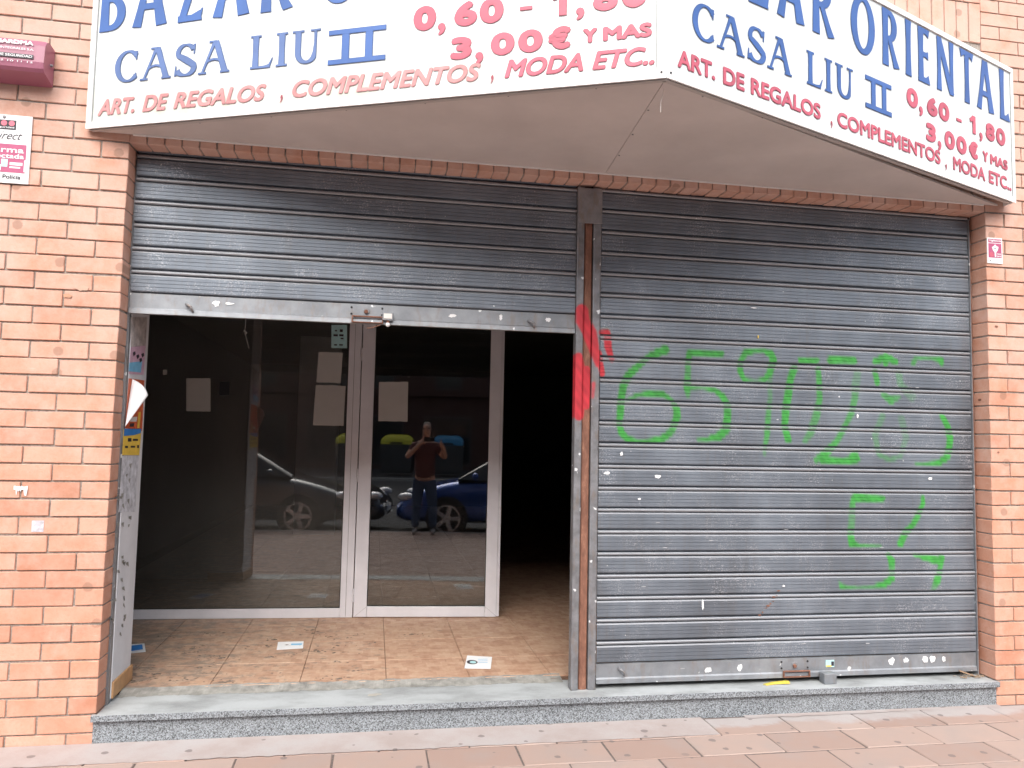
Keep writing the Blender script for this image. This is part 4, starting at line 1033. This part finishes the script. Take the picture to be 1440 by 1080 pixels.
# ================================================================== door closer / lamp parts and litter
lk = thing('door_chain', (1.36, .11, 2.19), 'small pale lock body and knob hanging below the left shutter rail', 'lock')
box('lock_body', 1.345, 1.405, .085, .107, 2.205, 2.250, MT['rail'], lk, .003, 2)
box('lock_face', 1.352, 1.398, .081, .0845, 2.214, 2.243, MT['paper'], lk, .002)
b = bmesh.new(); bmesh.ops.create_uvsphere(b, u_segments=14, v_segments=8, radius=.013, matrix=Matrix.Translation((1.376, .098, 2.183))); bmob('knob', b, MT['white'], lk, True)
b = bmesh.new(); cyl(b, (1.376, .098, 2.190), (1.376, .098, 2.206), .009, n=12); bmob('neck', b, MT['rust'], lk)
b = bmesh.new()
pts = [(1.335, .10, 2.178), (1.31, .10, 2.170), (1.285, .10, 2.160), (1.262, .10, 2.158)]
for p0, p1 in zip(pts, pts[1:]): cyl(b, p0, p1, .003, n=6)
bmob('wire', b, MT['rust'], lk)
fo = thing('padlock_box', (4.04, .07, ZS), 'grey square steel lock block standing on the step at the closed shutter', 'lock')
box('block', 4.005, 4.085, .045, .104, ZS+.001, ZS+.062, MT['rail'], fo, .003)
yr = thing('yellow_ribbon', (3.72, .06, ZS), 'crumpled yellow ribbon lying on the step by the shutter lock', 'ribbon')
q = [at(1076, 964, 'z', ZS), at(1088, 962, 'z', ZS), at(1098, 958, 'z', ZS), at(1101, 957, 'z', ZS)]
V = []
for k, p_ in enumerate(q): V += [(p_[0], min(p_[1], .09)-.008-.006*k, ZS+.002+.002*k), (p_[0]+.006, min(p_[1], .09)+.004, ZS+.004+.004*k)]
o = mob('strip', V, [(0, 2, 3, 1), (2, 4, 5, 3), (4, 6, 7, 5)], MT['yellow'], yr); md = o.modifiers.new('t', 'SOLIDIFY'); md.thickness = .0008
V = [(v[0]-.01, v[1]+.012, v[2]+.001) for v in V]; o = mob('strip', V, [(0, 2, 3, 1), (2, 4, 5, 3), (4, 6, 7, 5)], plain('dark_yellow', (.42, .36, .06), .6), yr); md = o.modifiers.new('t', 'SOLIDIFY'); md.thickness = .0008
ds = thing('leaf_litter', (5.03, .09, ZS), 'dry brown twigs and dust heaped in the right corner of the step', 'debris')
b = bmesh.new(); r = random.Random(4)
for k in range(34):
    x, y = 5.02+r.gauss(0, .045), .075+r.gauss(0, .018); y = min(max(y, .02), .10); x = min(x, 5.10); a = r.uniform(0, 3.1); L = r.uniform(.01, .05)
    cyl(b, (x, y, ZS+.004+r.uniform(0, .012)), (min(x+math.cos(a)*L, 5.11), min(y+math.sin(a)*L*.5, .103), ZS+.004+r.uniform(0, .012)), r.uniform(.001, .003), n=5)
o = bmob('twigs', b, plain('dry_twig', (.26, .19, .13), .9), ds); o['kind'] = 'stuff'
o = box('wood_splinter', -.05, .05, -.008, .008, 0, .008, plain('splinter', (.30, .20, .13), .8)); o.location = (5.0, .092, ZS+.018); o.rotation_euler = (0, .32, -.1); tag(o, 'brown wood splinter leaning on the closed shutter in the right corner', 'splinter')
st2 = box('sticker', -.028, .028, -.0008, 0, -.021, .021, MT['cyan']); q = at(1167, 933, 'y', .115); st2.location = (q[0], .1145, q[2]); tag(st2, 'small turquoise and yellow sticker on the closed shutter bottom rail', 'sticker')
o = box('sticker_print', -.026, .010, -.0014, -.0009, -.019, -.010, MT['yellow'], st2, local=True); o = box('sticker_print', .008, .026, -.0014, -.0009, -.014, .012, MT['darkprint'], st2, local=True)

def card(name, label, cat, pxs, mats, z=.1615, ang=0.):
    c = sum((at(a, b, 'z', z) for a, b in pxs))/4; t = thing(name, tuple(c), label, cat)
    V = [tuple(at(a, b, 'z', z)) for a, b in pxs]; V = [(v[0], v[1], z+.001*(k % 2)) for k, v in enumerate(V)]
    V2 = [(v[0], v[1], z+.0015) for v in V]
    mob('card', V+V2, [(3, 2, 1, 0), (4, 5, 6, 7), (0, 1, 5, 4), (1, 2, 6, 5), (2, 3, 7, 6), (3, 0, 4, 7)], mats[0], t)
    return t, V
t1, v1 = card('flyer', 'white flyer with a dark oval picture lying on the tiles by the doorway', 'flyer', [(653, 940), (690, 941), (692, 924), (657, 922)], (MT['white'],))
def on_floor(t, name, c, rx_, ry_, mat, a0=0, n=20, z=.1636):
    V = [(c[0]+rx_*math.cos(a0+2*math.pi*k/n), c[1]+ry_*math.sin(a0+2*math.pi*k/n), z) for k in range(n)]; return mob(name, V, [tuple(range(n))], mat, t)
c_ = at(664, 931, 'z', .1636); on_floor(t1, 'oval_print', c_, .034, .048, MT['darkprint']); on_floor(t1, 'oval_print', c_+np.array([.004, -.004, 0]), .020, .026, MT['cyan'], z=.1640)
for k in range(3):
    q = at(679, 927+2.4*k, 'z', .1636); mob('print_line', [(q[0]-.03, q[1]-.004, .1638), (q[0]+.03, q[1]-.004, .1638), (q[0]+.03, q[1]+.004, .1638), (q[0]-.03, q[1]+.004, .1638)], [(0, 1, 2, 3)], MT['lblue'], t1)
t2, v2 = card('envelope', 'white window envelope lying on the tiles in front of the shop window', 'envelope', [(389, 914), (426, 912), (427, 902), (391, 903)], (MT['white'],))
q = at(417, 906, 'z', .1636); mob('print_line', [(q[0]-.035, q[1]-.02, .1640), (q[0]+.035, q[1]-.02, .1640), (q[0]+.035, q[1]+.02, .1640), (q[0]-.035, q[1]+.02, .1640)], [(0, 1, 2, 3)], MT['lblue'], t2)
t3, v3 = card('leaflet', 'blue printed leaflet half hidden behind the flyposted pillar', 'leaflet', [(172, 920), (205, 917), (203, 905), (172, 907)], (MT['white'],))
q = at(186, 911, 'z', .1636); mob('print_patch', [tuple(at(a, b, 'z', .1642)) for a, b in ((176, 917), (201, 913), (200, 906), (176, 909))], [(0, 1, 2, 3)], MT['pblue'], t3)
# wet stain puddle mark on the step
q = at(526, 977, 'z', ZS); o = scrap(None, 0, 0, .10, .05, 0, plain('spit_stain', (.42, .40, .35), .3), 71, 'stain'); o.rotation_euler = (math.pi/2, 0, 0); o.location = (q[0], q[1], ZS+.001)
o.data.transform(Matrix.Scale(-1, 4, (0, 1, 0))); tag(o, 'pale dried splash mark on the granite step in front of the doorway', 'stain')
# crumbs of dirt on the tiles
b = bmesh.new(); r = random.Random(12)
cl_ = [(r.betavariate(1.2, 2.4)*2.3-.05, .40+r.random()**1.2*1.2) for _ in range(46)]
for k in range(300):
    cx_, cy_ = r.choice(cl_); x = cx_+r.gauss(0, .05); y = max(.36, cy_+r.gauss(0, .022)); s_ = r.uniform(.003, .0065)*(2.2 if r.random() < .12 else 1)
    n_ = 7; rr = [r.uniform(.5, 1.3) for _ in range(n_)]; st_ = r.uniform(1, 2.6)
    vs = [b.verts.new((x+st_*s_*rr[q]*math.cos(6.283*q/n_), y+s_*rr[q]*math.sin(6.283*q/n_), .1604)) for q in range(n_)]; tp = b.verts.new((x, y, .1604+s_*.6))
    for q in range(n_): b.faces.new((vs[q], vs[(q+1) % n_], tp))
o = bmob('dirt_crumbs', b, plain('mud_crumbs', (.15, .115, .09), .9, 0, .4, 90)); tag(o, 'dark mud crumbs scattered over the doorway tiles', 'dirt', kind='stuff')

# ================================================================== across the street (seen only in the glass)
def hatchback(x0, yc, paint, label, flip=False, z0=-.11):
    t = thing('parked_car', (x0+2, yc, z0), label, 'car', 'cars parked along the kerb')
    L = 4.05; sgn = -1 if flip else 1
    X = lambda x: x0+(L-x if flip else x)
    st_ = [(0.0, .30, .50, .60), (.06, .22, .62, .76), (.25, .20, .74, .82), (.7, .20, .88, .86), (1.15, .20, .98, .865), (1.9, .20, .99, .87), (2.9, .20, 1.0, .87), (3.6, .22, 1.0, .85), (3.95, .25, .96, .80), (4.05, .34, .80, .70)]
    V = []; F = []
    for x, zb, zt, hw in st_:
        ring = [(hw*.92, zb), (hw, zb+.12), (hw*1.0, zb+(zt-zb)*.55), (hw*.96, zt-.08), (hw*.82, zt), (0, zt+.03)]
        ring = ring+[(-a, b) for a, b in ring[-2::-1]]
        for y, z in ring: V.append((X(x), yc+y, z0+z))
    n = 11; F = [(i*n+j, i*n+j+1, (i+1)*n+j+1, (i+1)*n+j) for i in range(len(st_)-1) for j in range(n-1)]
    F += [(i*n+n-1, i*n, (i+1)*n, (i+1)*n+n-1) for i in range(len(st_)-1)]+[tuple(range(n)), tuple(range(len(st_)*n-1, (len(st_)-1)*n-1, -1))]
    bd = mob('body', V, F, paint, t, True); md = bd.modifiers.new('sub', 'SUBSURF'); md.levels = md.render_levels = 1
    gs = [(1.05, .99, .98, .76), (1.75, .98, 1.40, .66), (2.3, .98, 1.46, .63), (3.1, .98, 1.44, .63), (3.75, .98, 1.22, .66), (3.92, .98, 1.02, .70)]
    V = []; 
    for x, zb, zt, hw in gs:
        tw_ = hw*.9
        for y, z in ((.80, zb-.02), (tw_, zt-.05), (tw_*.85, zt), (-tw_*.85, zt), (-tw_, zt-.05), (-.80, zb-.02)): V.append((X(x), yc+y, z0+z))
    n = 6; F = [(i*n+j, i*n+j+1, (i+1)*n+j+1, (i+1)*n+j) for i in range(len(gs)-1) for j in range(n-1)]
    mob('windows', V, F, CARGLASS, t, True)
    V = []
    for x, zb, zt, hw in gs[1:5]:
        tw_ = hw*.88
        for y in (tw_, 0, -tw_): V.append((X(x), yc+y, z0+zt+.012+(0 if y else .01)))
    mob('roof', V, [(i*3+j, i*3+j+1, (i+1)*3+j+1, (i+1)*3+j) for i in range(3) for j in range(2)], paint, t, True)
    for wx in (.88, 3.35):
        for s_ in (1, -1):
            yw = yc+s_*.80
            b = bmesh.new(); cyl(b, (X(wx), yw-.12*s_, z0+.33), (X(wx), yw+.072*s_, z0+.33), .36, n=28); bmob('wheel_arch', b, MT['black'], t)
            b = bmesh.new(); cyl(b, (X(wx), yw-.1*s_, z0+.315), (X(wx), yw+.085*s_, z0+.315), .315, n=32); wh = bmob('wheel', b, MT['dark_rubber'], t)
            b = bmesh.new()
            for k in range(5):
                a = 2*math.pi*k/5+.3; M_ = Matrix.Translation((X(wx), yw+.087*s_, z0+.315)) @ Matrix.Rotation(a, 4, 'Y')
                bbox(b, -.035, .035, -.006, .006, .03, .215, .004, 1, M_)
            cyl(b, (X(wx), yw+.080*s_, z0+.315), (X(wx), yw+.096*s_, z0+.315), .06, n=16)
            ro = []
            for k in range(32):
                a = 2*math.pi*k/32
                for rr, dy in ((.205, .088), (.235, .092)): ro.append(b.verts.new((X(wx)+rr*math.cos(a), yw+dy*s_, z0+.315+rr*math.sin(a))))
            for k in range(32): b.faces.new((ro[2*k], ro[2*k+1], ro[(2*k+3) % 64], ro[(2*k+2) % 64]))
            bmob('rim', b, RIM, wh)
    for s_ in (1, -1):
        b = bmesh.new(); bmesh.ops.create_uvsphere(b, u_segments=14, v_segments=8, radius=1, matrix=Matrix.Translation((X(.17), yc+s_*.66, z0+.66)) @ Matrix.Diagonal((.15, .14, .075, 1))); bmob('headlight', b, HEADL, t, True)
        b = bmesh.new(); bmesh.ops.create_uvsphere(b, u_segments=12, v_segments=8, radius=1, matrix=Matrix.Translation((X(1.35), yc+s_*.93, z0+1.03)) @ Matrix.Diagonal((.06, .09, .07, 1))); bmob('mirror', b, paint, t, True)
        b = bmesh.new(); bmesh.ops.create_uvsphere(b, u_segments=12, v_segments=8, radius=1, matrix=Matrix.Translation((X(3.93), yc+s_*.68, z0+.85)) @ Matrix.Diagonal((.08, .1, .12, 1))); bmob('tail_light', b, MT['red'], t, True)
    b = bmesh.new(); bbox(b, *sorted((X(-.012), X(.02))), yc-.26, yc+.26, z0+.36, z0+.46, .004); bmob('number_plate', b, MT['white'], t)
    b = bmesh.new(); bbox(b, *sorted((X(2.05), X(2.22))), yc+.868, yc+.89, z0+.82, z0+.85, .006); bmob('door_handle', b, paint, t)
    return t
def carpaint(name, c):
    m = N(name); m.col(c); m.set(.25, .4); m.b.inputs['Coat Weight'].default_value = 1; m.b.inputs['Coat Roughness'].default_value = .04; return m.m
CARGLASS = N('car_glass'); CARGLASS.col((.02, .022, .025)); CARGLASS.set(.05); CARGLASS = CARGLASS.m
RIM = plain('alloy_rim', (.55, .55, .56), .3, .7); HEADL = plain('headlight_glass', (.8, .82, .85), .1, .3)
hatchback(.63, -6.05, carpaint('blue_car_paint', (.008, .065, .32)), 'blue hatchback parked behind the photographer, reflected in the glass door')
hatchback(-3.64, -6.1, carpaint('dark_grey_car_paint', (.03, .04, .055)), 'dark grey hatchback parked nose to nose with the blue one, reflected in the left window', flip=True)
DK = plain('dark_plastic', (.05, .055, .06), .5)
def recycler(x0, lid, label):
    t = thing('recycling_container', (x0+.64, -24.4, 0), label, 'container', 'recycling containers across the street')
    V = []; F = []
    for z, a, d_ in ((.12, .06, .05), (.25, .02, .02), (1.28, 0, 0)):
        V += [(x0+a, -23.9-d_, z), (x0+1.28-a, -23.9-d_, z), (x0+1.28-a, -25.0+d_, z), (x0+a, -25.0+d_, z)]
    for i in range(2):
        for j in range(4): F.append((i*4+j, i*4+(j+1) % 4, (i+1)*4+(j+1) % 4, (i+1)*4+j))
    F += [(3, 2, 1, 0), (8, 9, 10, 11)]
    mob('body', V, F, DK, t)
    V = []; prof_ = [(0, 1.285), (.02, 1.45), (.10, 1.58), (.25, 1.66), (.55, 1.69), (.85, 1.66), (1.0, 1.58), (1.08, 1.45), (1.1, 1.285)]
    xs_ = [(0, .0), (.10, .6), (.25, 1), (1.03, 1), (1.18, .6), (1.28, .0)]
    for dx, f in xs_:
        for y, z in prof_: V.append((x0+dx, -23.9-y, 1.285+(z-1.285)*(.55+.45*f)))
    n = len(prof_); F = [(i*n+j, i*n+j+1, (i+1)*n+j+1, (i+1)*n+j) for i in range(5) for j in range(n-1)]+[tuple(range(n)), tuple(range(6*n-1, 5*n-1, -1))]
    mob('lid', V, F, lid, t, True)
    for k in (.25, 1.03): box('lifting_rib', x0+k-.03, x0+k+.03, -23.93, -23.88, .25, 1.27, DK, t, .005)
    box('slot', x0+.4, x0+.88, -23.905, -23.898, 1.30, 1.38, MT['black'], t)
recycler(-2.31, plain('yellow_lid', (.62, .58, .04), .5), 'dark recycling container with a yellow lid, reflected left of the photographer')
recycler(-.22, plain('blue_lid', (.03, .22, .42), .5), 'dark recycling container with a blue lid, reflected right of the photographer')
# facing building
fb = thing('apartment_building', (0, -32, 0), 'dark red brick building across the street, reflected in the glass door', 'building')
box('wall', -26, 26, -40, -31.0, -.1, 16, plain('facing_brick', (.085, .04, .034), .9, 0, .2, 9), fb)
for fl_ in range(5):
    for k in range(-7, 8):
        zc = 1.1 if fl_ == 0 else .9+3.1*fl_
        wd = 2.4 if fl_ == 0 else 1.3
        wn = box('window', k*3.4-wd/2, k*3.4+wd/2, -31.0, -30.95, zc-(.9 if fl_ == 0 else 0), zc+1.55, plain('window_frame', (.09, .08, .08), .6) if (fl_, k) == (0, -7) else bpy.data.materials['window_frame'], fb)
        box('pane', k*3.4-wd/2+.08, k*3.4+wd/2-.08, -30.955, -30.94, zc-(.82 if fl_ == 0 else -.08), zc+1.47, CARGLASS, wn)
    if fl_: box('balcony_slab', -24, 24, -31.0, -30.7, 3.1*fl_+.55, 3.1*fl_+.67, bpy.data.materials['facing_brick'], fb)

# ================================================================== the photographer (seen only in the glass)
def skin_mesh(name, nodes, edges, mat, parent=None, sub=2, root=0):
    me = bpy.data.meshes.new(name); me.from_pydata([n_[0] for n_ in nodes], edges, []); o = bpy.data.objects.new(name, me); COL.objects.link(o)
    md = o.modifiers.new('skin', 'SKIN'); md.use_smooth_shade = True
    sv = me.skin_vertices[0].data
    for i, n_ in enumerate(nodes):
        r_ = n_[1]; sv[i].radius = r_ if isinstance(r_, tuple) else (r_, r_); sv[i].use_root = (i == root)
    s2 = o.modifiers.new('sub', 'SUBSURF'); s2.levels = s2.render_levels = sub
    me.materials.append(mat)
    if parent: setpar(o, parent)
    return o
SK = plain('skin', (.50, .28, .20), .5, 0, .05, 20); SHIRT = plain('maroon_shirt', (.10, .035, .035), .85, 0, .2, 30); JEANS = plain('blue_jeans', (.03, .065, .14), .85, 0, .2, 40)
HAIR = plain('grey_hair', (.22, .20, .19), .8, 0, .3, 80); SHOE = plain('grey_shoe', (.35, .35, .36), .7)
PXo, PYo = 1.16, -4.74
pe = thing('person', (PXo, PYo, 0), 'person in maroon T-shirt and jeans holding up a phone, reflected in the glass door', 'person')
P_ = lambda x, y, z: (PXo+x, PYo+y, z)
nodes = [(P_(0, 0, .95), (.13, .09)), (P_(0, 0, 1.10), (.14, .10)), (P_(0, .01, 1.30), (.175, .12)), (P_(0, 0, 1.44), (.14, .095)), (P_(0, .01, 1.52), .055), (P_(.01, .03, 1.60), (.068, .08)), (P_(.015, .035, 1.70), (.078, .095)), (P_(.015, .03, 1.79), (.06, .07)),
         (P_(-.17, 0, 1.43), .065), (P_(-.29, .08, 1.24), .05), (P_(-.10, .30, 1.42), .034), (P_(-.02, .35, 1.49), .028),
         (P_(.17, 0, 1.43), .065), (P_(.33, .08, 1.24), .05), (P_(.30, .30, 1.42), .034), (P_(.26, .36, 1.49), .028),
         (P_(-.09, 0, .86), .10), (P_(-.12, .02, .50), .068), (P_(-.13, -.01, .10), .045), (P_(.09, 0, .86), .10), (P_(.13, .02, .50), .068), (P_(.15, -.01, .10), .045)]
ed = [(0, 1), (1, 2), (2, 3), (3, 4), (4, 5), (5, 6), (6, 7), (3, 8), (8, 9), (9, 10), (10, 11), (3, 12), (12, 13), (13, 14), (14, 15), (0, 16), (16, 17), (17, 18), (0, 19), (19, 20), (20, 21)]
skin_mesh('body', nodes, ed, SK, pe)
skin_mesh('shirt', [(P_(0, 0, .84), (.19, .15)), (P_(0, 0, 1.10), (.175, .135)), (P_(0, .01, 1.30), (.195, .14)), (P_(0, 0, 1.42), (.16, .115)), (P_(0, .005, 1.49), .075), (P_(-.18, 0, 1.42), .085), (P_(-.25, .05, 1.30), .072), (P_(.18, 0, 1.42), .085), (P_(.27, .05, 1.30), .072)],
          [(0, 1), (1, 2), (2, 3), (3, 4), (3, 5), (5, 6), (3, 7), (7, 8)], SHIRT, pe)
skin_mesh('jeans', [(P_(0, 0, .98), (.17, .125)), (P_(-.095, 0, .82), .115), (P_(-.125, .02, .48), .082), (P_(-.135, 0, .09), .068), (P_(.095, 0, .82), .115), (P_(.135, .02, .48), .082), (P_(.155, 0, .09), .068)],
          [(0, 1), (1, 2), (2, 3), (0, 4), (4, 5), (5, 6)], JEANS, pe)
for s_ in (-.14, .16):
    skin_mesh('shoe', [(P_(s_, -.05, .05), .045), (P_(s_, .06, .045), .045), (P_(s_, .16, .035), .035)], [(0, 1), (1, 2)], SHOE, pe, 1)
skin_mesh('hair', [(P_(.015, -.01, 1.72), (.075, .08)), (P_(.015, -.01, 1.775), (.074, .082)), (P_(.015, .02, 1.80), (.06, .06))], [(0, 1), (1, 2)], HAIR, pe)
b = bmesh.new()
for s_ in (-.03, .06): 
    bbox(b, PXo+s_-.018, PXo+s_+.018, PYo+.122, PYo+.128, 1.70, 1.725, .002)
bmob('glasses', b, MT['black'], pe)
skin_mesh('nose', [(P_(.015, .11, 1.70), .012), (P_(.015, .14, 1.665), .014)], [(0, 1)], SK, pe, 1)
for sgn_, hx in ((-1, 0.0), (1, .29)):   # fingers round the phone
    for k in range(4):
        zz = 1.49+.022*(k-1.5)
        skin_mesh('finger', [(P_(hx-.01*sgn_, .36, zz), .009), (P_(hx+.0*sgn_, .385, zz+.005), .008), (P_(hx-sgn_*.03, .40, zz+.008), .007)], [(0, 1), (1, 2)], SK, pe, 1)
    skin_mesh('thumb', [(P_(hx-.01*sgn_, .35, 1.47), .011), (P_(hx-.035*sgn_, .355, 1.50), .009)], [(0, 1)], SK, pe, 1)
ph = thing('phone', (1.30, -4.335, 1.55), 'black smartphone held level in both hands, reflected in the glass door', 'phone')
box('case', 1.165, 1.325+.01, -4.345, -4.335, 1.50, 1.575, MT['black'], ph, .003, 2)
b = bmesh.new(); cyl(b, (1.3204, -4.3345, 1.55), (1.3204, -4.331, 1.55), .009, n=16); bmob('lens', b, CARGLASS, ph)
